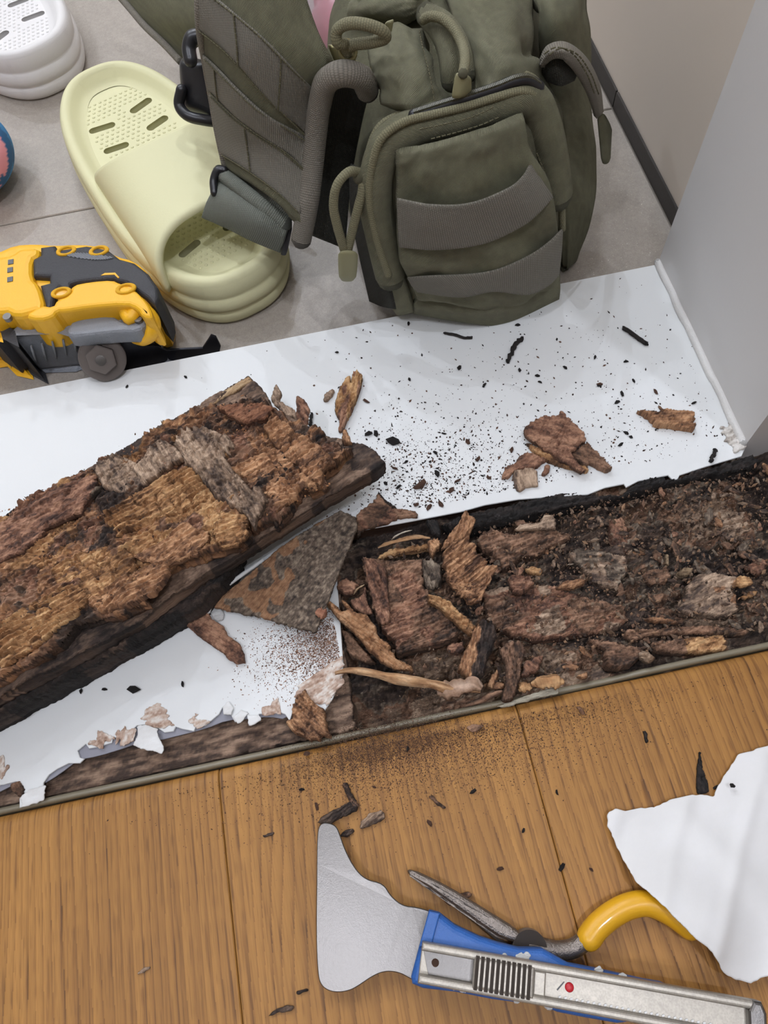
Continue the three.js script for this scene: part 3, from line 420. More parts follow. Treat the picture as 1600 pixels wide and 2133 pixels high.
// ---------------------------------------------------------------- peeled slab folded over beside it
{
  const f = thing('peeled_slab', 'dark dirty peeled slab wedged under the end of the rotten board', 'wood slab');
  const top = [[-.0891,-.1507],[-.0818,-.1576],[-.0683,-.1644],[-.0475,-.1759],[-.0243,-.1858],[-.0104,-.1903],[-.0034,-.1842],[-.003,-.1785],[-.013,-.1612],[-.0243,-.1426],[-.0284,-.1348],[-.0356,-.1226],[-.0473,-.1288],[-.0684,-.1407]];
  const hgt = (x, z) => .0035 + .0065 * sstep(-.1, -.03, x);
  obj('slab', flake(top, { res: .0005, y: hgt, th: .0026, amp: .0003, jag: .0007, wl: .004, grain: -.7, pal: PAL.dirt, seed: 201, edge: .8, blotch: 420, streak: .3,
    bump: (x, z, a, b) => .0011 * max(0, fbm(a * 700, b * 700, 2, 202) - .5) * (sstep(-.066, -.05, x)),
    tint: (x, z, a, b) => { const q = x + .047 + .56 * (z + .15) + (fbm(x * 90, z * 90, 3, 203) - .5) * .03; return q < 0 ? (fbm(x * 120, z * 120, 2, 204) > .63 ? PAL.dirt : [lin(0x7a563e), lin(0x9c7454), lin(0xb38a68)]) : PAL.dirt; } }), M.wood, f);
  obj('white_fold', tube([[-.0931,.004,-.1498],[-.0909,.006,-.1527],[-.0885,.0075,-.1547],[-.0824,.0085,-.1598],[-.0764,.0085,-.163],[-.0697,.008,-.1666],[-.059,.008,-.1716]], .0012, 30, 8), M.white, f);
  obj('white_fold_tip', flake([[-.0931,-.1498],[-.0904,-.1526],[-.0869,-.1514],[-.0849,-.1476],[-.0863,-.1442],[-.0895,-.1442],[-.092,-.147]], { res: .0005, y: .001, th: .001, amp: .0001, jag: .0006, pal: PAL.white, seed: 205 }), M.wood, f);
}
// ---------------------------------------------------------------- loose pieces, each a thing of its own
let seedC = 300;
function chip(name, label, poly, y, o = {}, rot) {
  const g = flake(poly, Object.assign({ y, seed: seedC += 9, res: .0005, th: .003, jag: .0012, amp: .0007, wl: .002 }, o));
  const m = seat(obj(name, g, M.wood)); if (rot) m.rotation.set(...rot);
  return tag(m, label, o.cat || 'wood chip', o.group);
}
// -- in the trough (crop of the heap)
chip('wood_block', 'large flat brown rotten block lying in the middle of the heap', [[-.0042,-.1654],[.0068,-.1618],[.0146,-.1589],[.0286,-.1575],[.028,-.1503],[.0272,-.1394],[.0321,-.1296],[.037,-.12],[.0395,-.1111],[.0371,-.1075],[.0237,-.1063],[.0046,-.1056],[.0037,-.1158],[-.0027,-.1245],[-.0036,-.1354],[-.0038,-.1507]], -.012, { th: .011, grain: -.15, pal: PAL.brown, amp: .0013, edge: .85, tint: (x, z, a, b) => fbm(a * 50, b * 70, 3, 7) > .58 ? PAL.red : PAL.brown });
chip('wood_strip', 'narrow upright-grained strip along the left side of the large brown block', [[-.0038,-.1634],[.0018,-.1627],[.008,-.154],[.0065,-.1389],[.0045,-.1244],[-.0009,-.1225],[-.0024,-.1302],[-.0032,-.1476]], -.001, { th: .0035, grain: 1.35, pal: PAL.red, amp: .001 });
chip('wood_slab', 'reddish ridged slab standing up at the top of the heap', [[.0394,-.1545],[.046,-.1586],[.0554,-.1615],[.0576,-.156],[.0604,-.1509],[.0638,-.1447],[.0687,-.1419],[.066,-.1377],[.0577,-.1289],[.0546,-.1244],[.0487,-.1247],[.0433,-.1311],[.0398,-.1414],[.0391,-.147]], .002, { th: .006, grain: -.5, pal: PAL.tan, amp: .0013, wl: .0026, jag: .0016, y: (x, z) => .0 + .006 * sstep(-.14, -.175, z) }, [.16, 0, -.1]);
chip('wood_strip', 'tapered strip pointing up from the reddish slab onto the white sill', [[.0404,-.1565],[.0475,-.165],[.0539,-.1703],[.0591,-.1766],[.063,-.1734],[.0638,-.1703],[.0605,-.1654],[.0581,-.162],[.0523,-.1594],[.0457,-.1575]], .004, { th: .005, grain: -1.1, pal: PAL.tan, amp: .0014, wl: .0024 });
chip('wood_chip', 'small tan chip under the lower edge of the reddish slab', [[.0396,-.1446],[.0479,-.1411],[.0541,-.1333],[.0542,-.1259],[.0483,-.1262],[.0431,-.1336],[.0397,-.1387]], .0, { th: .005, grain: .5, pal: PAL.tan, amp: .0014 });
chip('splinter', 'long tan feathered splinter slanting down across the heap\'s left side', [[-.0288,-.1411],[-.0251,-.1392],[-.0202,-.1329],[-.0171,-.1333],[-.02,-.1397],[-.0172,-.1385],[-.0135,-.1314],[-.0081,-.1282],[-.0048,-.1223],[-.0037,-.115],[.0011,-.1099],[.0033,-.1015],[.0108,-.096],[.0103,-.0937],[.0057,-.0947],[.0021,-.0959],[-.0045,-.1012],[-.0105,-.1104],[-.0149,-.1184],[-.0195,-.1255],[-.0243,-.1318]], .003, { th: .0055, grain: .85, pal: [lin(0x6a4630), lin(0xb08058), lin(0xcfa47c)], amp: .001, cat: 'splinter' });
{ // thin rods are rounded splinters
  const rod = (name, label, pts, r, P, seed) => tag(seat(obj(name, sliver(pts, r * 1.15, seed, P), M.wood)), label, 'splinter');
  const tanR = [lin(0x8a6242), lin(0xc2956a), lin(0xd8b48c)];
  rod('splinter', 'long thin pale splinter lying nearly level across the heap\'s front', [[-.0299,.004,-.1013],[-.0232,.005,-.1013],[-.0121,.006,-.0975],[-.0024,.006,-.093],[.0082,.006,-.0888],[.0189,.005,-.0853],[.0276,.004,-.0813],[.0366,.004,-.0789],[.0427,.003,-.0764]], .0021, tanR, 401);
  rod('splinter', 'short pale splinter doubling the long thin one at its thick end', [[.0207,.001,-.0805],[.0273,.003,-.0799],[.0349,.005,-.08],[.0396,.006,-.0797],[.0431,.006,-.0766]], .0032, [lin(0x8a6a50), lin(0xb5937a), lin(0xcdb09a)], 402);
  rod('splinter', 'curved thin splinter along the top left of the trough', [[.0062,.001,-.1678],[.0127,.003,-.1683],[.0211,.004,-.1683],[.0296,.003,-.1685],[.0365,.002,-.1668]], .0011, tanR, 403);
  rod('root_fibre', 'hair-thin pale fibre curling over the trough\'s back edge', [[.0147,.003,-.1702],[.0175,.007,-.1701],[.0218,.008,-.1709],[.0273,.006,-.1721]], .0004, [lin(0xb9a890), lin(0xd9cdb8), lin(0xe6ddcc)], 404);
  rod('splinter', 'orange stick at the heap\'s front beside the edging strip', [[.0694,.002,-.0747],[.0744,.004,-.0743],[.0799,.004,-.0736],[.0859,.003,-.0722]], .0028, PAL.orange, 405);
  rod('splinter', 'thin orange stick just left of the thicker orange stick', [[.0624,0,-.073],[.066,.001,-.0739],[.0695,.001,-.0729]], .0017, PAL.orange, 406);
  rod('splinter', 'thin brown stick resting by the edging strip below the heap', [[.0331,-.002,-.0714],[.041,-.001,-.0723],[.0478,.001,-.0733],[.0539,.001,-.0744]], .0016, PAL.brown, 407);
  rod('splinter', 'small pinkish twig end poking from the peeled slab', [[-.0337,.014,-.1334],[-.0309,.015,-.1315],[-.0284,.014,-.1299]], .0022, [lin(0x8a5a44), lin(0xb98468), lin(0xcf9f84)], 408);
  rod('splinter', 'dark upright sliver standing right of the dark block', [[.0499,0,-.0972],[.0536,.003,-.1006],[.0575,.004,-.1045]], .0012, PAL.dark, 409);
  rod('root_fibre', 'fine curved fibre beside the peeled slab\'s right edge', [[-.0124,.004,-.1421],[-.0092,.009,-.1433],[-.0054,.011,-.1439]], .0005, [lin(0x9a7a5a), lin(0xbb9c78), lin(0xccb08c)], 410);
}
chip('wood_strip', 'tan-edged strip running from the brown block to the dark block', [[.027,-.134],[.0316,-.1319],[.0386,-.1272],[.042,-.1201],[.0467,-.1149],[.0486,-.1104],[.0455,-.106],[.0415,-.1099],[.0372,-.117],[.0319,-.1245],[.0271,-.1298]], -.001, { th: .006, grain: .7, pal: PAL.orange, amp: .0014, wl: .0024 });
chip('wood_block', 'dark-faced wood block tilted at the front of the heap', [[.0477,-.1093],[.0532,-.1132],[.0593,-.1098],[.0588,-.1048],[.0539,-.0968],[.0494,-.0909],[.0456,-.0839],[.039,-.0843],[.0339,-.0893],[.0383,-.0972],[.0437,-.1031]], -.004, { th: .009, grain: 1.9, pal: PAL.brown, tint: (x, z, a, b) => fbm(a * 60, b * 120, 3, 8) > .5 ? PAL.dark : PAL.tan, amp: .0012 });
chip('wood_strip', 'upright brown strip standing right of the dark-faced block', [[.0576,-.096],[.0642,-.0986],[.071,-.0981],[.0712,-.0921],[.0673,-.0851],[.0643,-.078],[.0598,-.0722],[.0576,-.0694],[.0527,-.069],[.0575,-.0794],[.0593,-.0878]], -.004, { th: .008, grain: 1.7, pal: PAL.brown, amp: .0013 });
chip('wood_chip', 'fan-shaped rusty chip right of the upright brown strip', [[.0689,-.0869],[.0752,-.0885],[.0798,-.089],[.0781,-.0849],[.074,-.0809],[.0686,-.0792],[.0656,-.0789]], -.003, { th: .005, grain: 1.0, pal: PAL.red });
chip('wood_chip', 'slim tan chip at the foot of the dark-faced block', [[.0475,-.0788],[.0511,-.0849],[.0546,-.0871],[.0548,-.0841],[.0503,-.0782]], -.008, { th: .006, grain: 1.9, pal: PAL.tan });
chip('wood_slab', 'broad brown slab at the back of the trough right of the heap', [[.0657,-.1656],[.0723,-.1664],[.0857,-.1611],[.1003,-.16],[.1179,-.1549],[.1146,-.151],[.1034,-.149],[.0949,-.1453],[.0858,-.1462],[.0729,-.1413],[.0714,-.1472],[.0668,-.1539],[.0623,-.1606]], -.014, { th: .0115, grain: -.1, pal: PAL.brown, amp: .0011, wl: .003 });
chip('wood_chip', 'upright tab of wood on the back edge of the broad brown slab', [[.0851,-.1614],[.0879,-.1637],[.0998,-.1627],[.1026,-.1668],[.108,-.1653],[.1092,-.1606],[.1077,-.1572],[.0955,-.1591]], -.001, { th: .003, grain: 0, pal: PAL.grey, amp: .0005 });
chip('wood_slab', 'wide rusty-brown ridged slab in the middle of the trough', [[.0578,-.1308],[.0706,-.1323],[.0874,-.1296],[.0984,-.125],[.1106,-.118],[.1227,-.111],[.1312,-.106],[.1316,-.0986],[.1235,-.0952],[.1075,-.0956],[.0929,-.0968],[.0785,-.0989],[.068,-.1042],[.0576,-.1106],[.0571,-.1202]], -.013, { th: .01, grain: -.05, pal: PAL.brown, amp: .0013, wl: .003, tint: (x, z, a, b) => { const q = fbm(a * 35, b * 60, 3, 9); return q > .6 ? PAL.grey : q > .48 ? PAL.red : PAL.brown; } });
chip('wood_chip', 'knobbly dark red chip on the rusty slab\'s left top', [[.0722,-.1322],[.0769,-.1344],[.0853,-.1315],[.0851,-.1272],[.0788,-.1232],[.0741,-.1243]], -.002, { th: .006, grain: .3, pal: PAL.red, amp: .0014 });
chip('wood_chip', 'pinkish ragged chip above the rusty slab', [[.0974,-.1231],[.1034,-.126],[.1103,-.125],[.1146,-.1241],[.1122,-.1214],[.1047,-.1203]], -.003, { th: .005, grain: -.2, pal: PAL.tan });
chip('wood_chip', 'small ochre flake at the hole behind the rusty slab', [[.0841,-.1391],[.0897,-.1389],[.0949,-.1355],[.0923,-.1337],[.0857,-.1356]], -.006, { th: .004, grain: .2, pal: PAL.orange });
chip('wood_slab', 'grey-brown plate lying flat beside the rusty slab', [[.11,-.143],[.1188,-.1444],[.1315,-.1381],[.1415,-.1336],[.1403,-.1273],[.1314,-.1162],[.1206,-.1208],[.1152,-.1329]], -.011, { th: .009, grain: .2, pal: PAL.grey, amp: .0006, wl: .004, tint: (x, z, a, b) => fbm(a * 50, b * 50, 3, 10) > .55 ? PAL.grey : PAL.dirt });
chip('wood_slab', 'reddish upright-grained patch near the trough\'s back edge', [[.1402,-.1579],[.1475,-.1574],[.1492,-.15],[.1436,-.1354],[.138,-.1389],[.1376,-.147]], -.011, { th: .008, grain: 1.5, pal: PAL.red, amp: .0008 });
chip('wood_slab', 'tan flaky plate at the right of the trough', [[.1673,-.1096],[.1739,-.1135],[.1841,-.1134],[.1927,-.1093],[.199,-.1047],[.189,-.1027],[.1907,-.097],[.1893,-.0911],[.1818,-.0876],[.1706,-.0921],[.1623,-.094],[.1575,-.0971],[.1641,-.104]], -.008, { th: .008, grain: -.2, pal: PAL.tan, amp: .0006, wl: .004, tint: (x, z, a, b) => fbm(a * 60, b * 60, 3, 13) > .5 ? PAL.grey : PAL.tan });
chip('wood_chip', 'ochre wedge at the right edge of the tan flaky plate', [[.1898,-.1046],[.196,-.1075],[.2014,-.1058],[.2009,-.1021],[.1943,-.101]], .0, { th: .003, grain: .1, pal: PAL.orange });
chip('wood_chip', 'golden sliver beneath the ochre wedge', [[.1943,-.0973],[.1988,-.0994],[.2034,-.0984],[.2015,-.0962],[.1962,-.0958]], -.005, { th: .004, grain: -.3, pal: PAL.orange });
chip('wood_chip', 'pale rounded chip in the crumbs left of the tan plate', [[.1652,-.1176],[.168,-.1197],[.1733,-.1174],[.1722,-.1144],[.1678,-.1138],[.1649,-.1155]], -.004, { th: .005, grain: .1, pal: [lin(0x6b5640), lin(0xa38a6c), lin(0xc4ae90)] });
chip('wood_chip', 'slim pale chip standing in the crumbs at the trough\'s centre right', [[.1608,-.1252],[.1632,-.129],[.1645,-.1282],[.1627,-.1247],[.1612,-.1234]], -.004, { th: .005, grain: 1.5, pal: [lin(0x6b5640), lin(0xa38a6c), lin(0xc4ae90)] });
chip('wood_chip', 'dark oval chip left of the tan flaky plate', [[.1462,-.1212],[.1532,-.1234],[.1616,-.121],[.1629,-.1174],[.1581,-.1142],[.1499,-.1144]], -.008, { th: .006, grain: .05, pal: PAL.brown });
chip('wood_strip', 'dark lengthwise strip above the groove at the trough\'s front right', [[.1253,-.0908],[.1289,-.0926],[.1449,-.0901],[.1563,-.0886],[.173,-.0855],[.1799,-.0829],[.1901,-.0787],[.1884,-.0771],[.1782,-.0788],[.1575,-.0838],[.1389,-.0874],[.1306,-.0862]], -.008, { th: .008, grain: -.05, pal: PAL.brown, amp: .001 });
chip('wood_strip', 'orange-ended lengthwise strip at the trough\'s front right', [[.1374,-.0832],[.152,-.0825],[.1662,-.0809],[.1757,-.0798],[.1782,-.0763],[.1751,-.071],[.163,-.0727],[.1511,-.0747],[.1388,-.0789]], -.009, { th: .008, grain: -.08, pal: PAL.brown, amp: .0012, tint: (x, z) => x > .155 ? PAL.orange : PAL.brown });
chip('wood_chip', 'tan curl above the dark lengthwise strip', [[.1376,-.0955],[.1428,-.0961],[.1489,-.0935],[.1533,-.092],[.1552,-.0891],[.1489,-.091],[.1415,-.0926]], -.001, { th: .004, grain: .1, pal: PAL.tan });
chip('wood_block', 'brown wedge lying in front of the rusty slab', [[.1049,-.0923],[.1148,-.0891],[.1269,-.084],[.1346,-.0808],[.1309,-.0786],[.1253,-.0739],[.1171,-.0728],[.1102,-.0753],[.1117,-.0828],[.1083,-.0875]], -.009, { th: .01, grain: .15, pal: PAL.brown, amp: .0007 });
chip('wood_chip', 'pale broken chunk at the right tip of the brown wedge', [[.1275,-.0781],[.1301,-.08],[.1342,-.0776],[.1358,-.0739],[.1323,-.0724],[.1293,-.0748]], -.002, { th: .006, grain: .7, pal: [lin(0x7a604a), lin(0xb59a80), lin(0xd0bba4)] });
chip('wood_chip', 'small tan crumb beside the orange stick', [[.0943,-.0743],[.1003,-.0749],[.1005,-.0725],[.0965,-.0722]], -.004, { th: .005, grain: .2, pal: PAL.tan });
chip('wood_chip', 'rusty flake at the trough\'s right edge', [[.2036,-.1134],[.2119,-.1159],[.2166,-.1148],[.2135,-.1101],[.2083,-.1074]], -.008, { th: .006, grain: .4, pal: PAL.red });
chip('wood_chip', 'black scrap folded over the trough\'s back edge by the heap', [[.0365,-.1784],[.0431,-.1769],[.0434,-.1693],[.0422,-.1661],[.0382,-.1693],[.0372,-.1742]], -.002, { th: .005, grain: 1.2, pal: PAL.black });
chip('wood_chip', 'tan chip left of the reddish slab', [[.0352,-.1657],[.0407,-.1667],[.0423,-.1623],[.039,-.1591],[.035,-.1555],[.0342,-.1602]], -.004, { th: .007, grain: 1.1, pal: PAL.tan });
chip('wood_chip', 'grey-brown flake between the brown block and the reddish slab', [[.0291,-.1547],[.035,-.1557],[.039,-.1503],[.037,-.1419],[.0329,-.1374],[.028,-.1385],[.0279,-.1472]], -.006, { th: .007, grain: 1.4, pal: PAL.dirt });
chip('wood_strip', 'ochre strip lying under the trough\'s back edge left of the heap', [[.0044,-.1653],[.0124,-.1681],[.0249,-.167],[.0362,-.1656],[.0356,-.1629],[.021,-.1639],[.0115,-.1637],[.005,-.1629]], -.009, { th: .006, grain: -.15, pal: PAL.orange, amp: .001 });
chip('wood_chip', 'brown ragged chip above the feathered splinter', [[-.0151,-.1408],[-.0093,-.1417],[-.0051,-.1473],[-.0057,-.1388],[-.0042,-.131],[-.0083,-.1308],[-.0135,-.1351]], -.004, { th: .005, grain: 1.2, pal: PAL.red });
chip('wood_strip', 'dark brown strip under the feathered splinter', [[-.0234,-.128],[-.0196,-.1261],[-.0143,-.1166],[-.0085,-.1052],[-.0123,-.106],[-.0204,-.1108],[-.023,-.1185]], -.012, { th: .007, grain: .8, pal: PAL.brown });
chip('wood_chip', 'reddish scrap under the tilted dark-faced block\'s left side', [[.0312,-.1041],[.0337,-.1061],[.0404,-.1052],[.041,-.1015],[.0361,-.0995],[.0315,-.101]], -.008, { th: .006, grain: .1, pal: PAL.red });
chip('wood_chip', 'small brown cube left of the peeled slab\'s right edge', [[-.0205,-.1522],[-.0142,-.153],[-.0095,-.1476],[-.011,-.1452],[-.0159,-.1436],[-.0208,-.1479]], -.004, { th: .008, grain: .3, pal: PAL.red });
// small chips strewn over the bed, a few cut shapes turned every way
{
  const r = rng(9001), shapes = [];
  for (let k = 0; k < 10; k++) { const n = 7, L = .0026 + .0032 * r(), W = L * (.22 + .3 * r()), q = []; for (let i = 0; i < n; i++) { const a = i / n * 2 * PI; q.push([cos(a) * L * (.7 + .5 * r()), sin(a) * W * (.6 + .7 * r())]); } shapes.push(flake(q, { res: .00042, y: 0, th: .0008 + .0008 * r(), amp: .0004, jag: .0008, wl: .0014, grain: 0, seed: 9100 + k * 5, pal: [PAL.brown, PAL.tan, PAL.grey, PAL.dirt, PAL.red, PAL.dark, PAL.dirt, PAL.dirt, PAL.grey, PAL.brown][k] })); }
  for (let i = 0; i < 150; i++) { const x = .045 + .195 * pow(r(), .85), z = mix(-.168, -.079, r()), m = obj('wood_chip', shapes[floor(r() * 10)], M.wood); m.position.set(x, -.0105 + .0055 * r() + .003 * sstep(.06, .16, x), z); m.rotation.set((r() - .5) * .8, r() * 6.28, (r() - .5) * .8); const s = .6 + .8 * r(); m.scale.set(s, s, s); tag(m, 'small crumbly wood chip strewn over the rotten bed', 'wood chip', 'small chips strewn over the rotten bed'); }
}
// -- on the white sill
chip('board_scrap', 'cracked brown board scrap lying between rotten board and trough', [[-.002,-.1914],[.0096,-.1959],[.0128,-.2012],[.0177,-.1928],[.0212,-.189],[.0251,-.1875],[.0199,-.1828],[.0131,-.1808],[.0002,-.1803],[-.0047,-.1767],[-.0042,-.1848]], .0003, { th: .003, grain: .4, pal: PAL.brown, amp: .0006, tint: (x, z, a, b) => fbm(a * 60, b * 60, 2, 18) > .5 ? PAL.red : PAL.brown });
chip('wood_strip', 'brown strip lying along the back edge of the trough', [[.0176,-.1875],[.0212,-.1894],[.0271,-.1868],[.0332,-.1851],[.0331,-.1807],[.0241,-.1828],[.0178,-.1833]], .0003, { th: .003, grain: 0, pal: PAL.brown });
chip('splinter', 'dark curved sliver on the sill\'s dusty patch beside the board end', [[.0124,-.2019],[.0136,-.2022],[.0153,-.197],[.0205,-.191],[.0212,-.189],[.0174,-.1917],[.014,-.1961]], .0003, { th: .003, grain: .7, pal: PAL.dark, cat: 'splinter' });
chip('splinter', 'upright forked red-brown splinter on the sill above the board end', [[.0094,-.2875],[.0116,-.2886],[.0107,-.2806],[.0138,-.2893],[.0176,-.2893],[.0195,-.285],[.0175,-.2777],[.0127,-.2685],[.0086,-.2615],[.0036,-.2552],[.0011,-.2483],[-.0022,-.249],[-.0006,-.2558],[-.0017,-.2628],[-.0005,-.2717],[.0036,-.2799]], .0003, { th: .005, grain: 1.95, pal: PAL.red, amp: .0012, wl: .002, tint: (x, z, a, b) => fbm(a * 80, b * 300, 2, 19) > .52 ? PAL.orange : PAL.red, cat: 'splinter' });
chip('wood_chip', 'small flat grey-brown chip left of the upright forked splinter', [[-.0085,-.2738],[-.0067,-.278],[-.0017,-.2808],[0,-.2794],[-.0016,-.2756],[-.0069,-.2727]], .0003, { th: .0022, grain: 1, pal: PAL.grey, jag: .0006 });
chip('wood_chip', 'brown nub on the corner of the rotten board\'s end', [[-.0016,-.22],[.0002,-.2256],[.0021,-.2265],[.0036,-.2208],[.0038,-.2168],[-.0003,-.2177]], .035, { th: .004, grain: 1.4, pal: PAL.tan, jag: .0006 });
chip('wood_slab', 'thick red-brown chip in the pile on the right of the sill', [[.1062,-.2179],[.108,-.2229],[.1173,-.2276],[.1225,-.2281],[.123,-.2262],[.1298,-.2259],[.132,-.2289],[.1339,-.2271],[.1337,-.2233],[.1367,-.2182],[.1403,-.212],[.1409,-.2065],[.1356,-.2031],[.1292,-.1998],[.1299,-.1935],[.1349,-.1868],[.132,-.1858],[.1245,-.1937],[.1178,-.2015],[.1116,-.2113]], .003, { th: .005, grain: .5, pal: PAL.red, amp: .001, wl: .0024 });
chip('splinter', 'dark splinter poking right from the pile on the sill', [[.13,-.2008],[.141,-.2066],[.1449,-.1989],[.1481,-.1919],[.1492,-.1855],[.1459,-.1853],[.139,-.192],[.1358,-.1876]], .0004, { th: .0045, grain: .75, pal: PAL.brown, cat: 'splinter' });
chip('splinter', 'orange-edged splinter beneath the thick red-brown chip', [[.1058,-.2151],[.1148,-.2077],[.1247,-.198],[.1364,-.189],[.1349,-.187],[.1249,-.1928],[.1159,-.199],[.1105,-.2055]], .0004, { th: .004, grain: .55, pal: PAL.orange, cat: 'splinter' });
chip('wood_chip', 'reddish chip at the left foot of the pile on the sill', [[.0857,-.1952],[.0902,-.2019],[.0979,-.2033],[.0996,-.206],[.1056,-.2077],[.1133,-.2028],[.1153,-.2002],[.1081,-.1973],[.1008,-.1974],[.0937,-.198],[.0898,-.1938]], .0004, { th: .003, grain: -.3, pal: PAL.red });
chip('wood_chip', 'pale square chip in front of the pile on the sill', [[.0923,-.1938],[.0959,-.1991],[.1033,-.1994],[.1076,-.1953],[.1057,-.1849],[.0977,-.186],[.0942,-.1832],[.0925,-.1856]], .0004, { th: .0022, grain: 1.6, pal: PAL.grey, jag: .0008, amp: .0003 });
chip('wood_chip', 'tiny rust chip right of the pale square chip', [[.1093,-.1918],[.1127,-.1972],[.1164,-.1974],[.1148,-.1936],[.1107,-.1905]], .0003, { th: .0025, grain: 1, pal: PAL.red, jag: .0006 });
chip('splinter', 'flat tan splinter lying alone near the door jamb', [[.1772,-.2207],[.1833,-.2183],[.1899,-.2159],[.1951,-.2173],[.2024,-.2142],[.2095,-.212],[.21,-.2086],[.2065,-.2051],[.205,-.199],[.1996,-.2018],[.1934,-.205],[.1852,-.2081],[.1819,-.2143]], .0003, { th: .0045, grain: .15, pal: PAL.tan, amp: .001, cat: 'splinter' });
chip('splinter', 'hooked sliver just behind the lone tan splinter', [[.1914,-.223],[.1927,-.2209],[.1942,-.2184],[.1942,-.2162],[.1921,-.2176]], .0003, { th: .0015, grain: .8, pal: PAL.tan, jag: .0003, cat: 'splinter' });
chip('wood_chip', 'brown strip fallen on the front of the sill beside the board', [[-.1076,-.1467],[-.1004,-.1488],[-.0933,-.1496],[-.0917,-.1459],[-.0854,-.1392],[-.084,-.1343],[-.0784,-.1285],[-.0776,-.1244],[-.0769,-.1176],[-.0821,-.118],[-.0854,-.1216],[-.0875,-.1253],[-.0967,-.1338]], .0004, { th: .004, grain: .75, pal: PAL.red, amp: .0007 });
chip('wood_chip', 'rough tan chip on the torn corner of the sill', [[-.0581,-.0809],[-.0557,-.0851],[-.0522,-.0927],[-.0469,-.0953],[-.041,-.0867],[-.0384,-.0802],[-.0377,-.0701],[-.0437,-.0697],[-.0506,-.0717],[-.0559,-.0757]], -.001, { th: .006, grain: .9, pal: PAL.tan, amp: .0014, jag: .002 });
chip('wood_chip', 'small brown chip stuck on the far left tear of the sill', [[-.204,-.0804],[-.1998,-.0818],[-.1975,-.078],[-.1968,-.0745],[-.1992,-.0733],[-.2021,-.0767]], -.001, { th: .003, grain: .8, pal: PAL.brown, jag: .0008 });
// dark charred sticks on the sill
const stick = (label, pts, r) => { const g = tube(pts, r, 14, 6), p = g.attributes.position; for (let i = 0; i < p.count; i++) { const k = (hash(floor(p.getX(i) * 1500), floor(p.getZ(i) * 1500), 4) - .5) * r * .7; p.setXYZ(i, p.getX(i) + k, p.getY(i) + abs(k) * .5, p.getZ(i) + k); } g.computeVertexNormals(); return tag(seat(obj('charred_stick', g, M.blackBit)), label, 'stick'); };
stick('thin black stick lying under the bag\'s front edge', [[.0784,.001,-.3071],[.0849,.0015,-.3034],[.0898,.0015,-.2998],[.0945,.001,-.2995]], .0009);
stick('bent black stick with a flared top standing before the bag', [[.112,.001,-.2756],[.116,.0015,-.2811],[.1198,.0015,-.2868],[.1257,.001,-.2909]], .0015);
stick('straight black stick nearest the door jamb\'s foot behind', [[.1905,.001,-.2834],[.1929,.0015,-.2796],[.1968,.0015,-.2728],[.2003,.001,-.268]], .0014);
stick('short black stick lying at the corner of sill and trough', [[.2129,.001,-.1849],[.2104,.0014,-.1819],[.2076,.001,-.1789]], .0012);
stick('short black stick between the two chips at the board\'s end', [[-.0167,.001,-.2661],[-.0178,.0015,-.2624],[-.0189,.001,-.2579]], .0010);
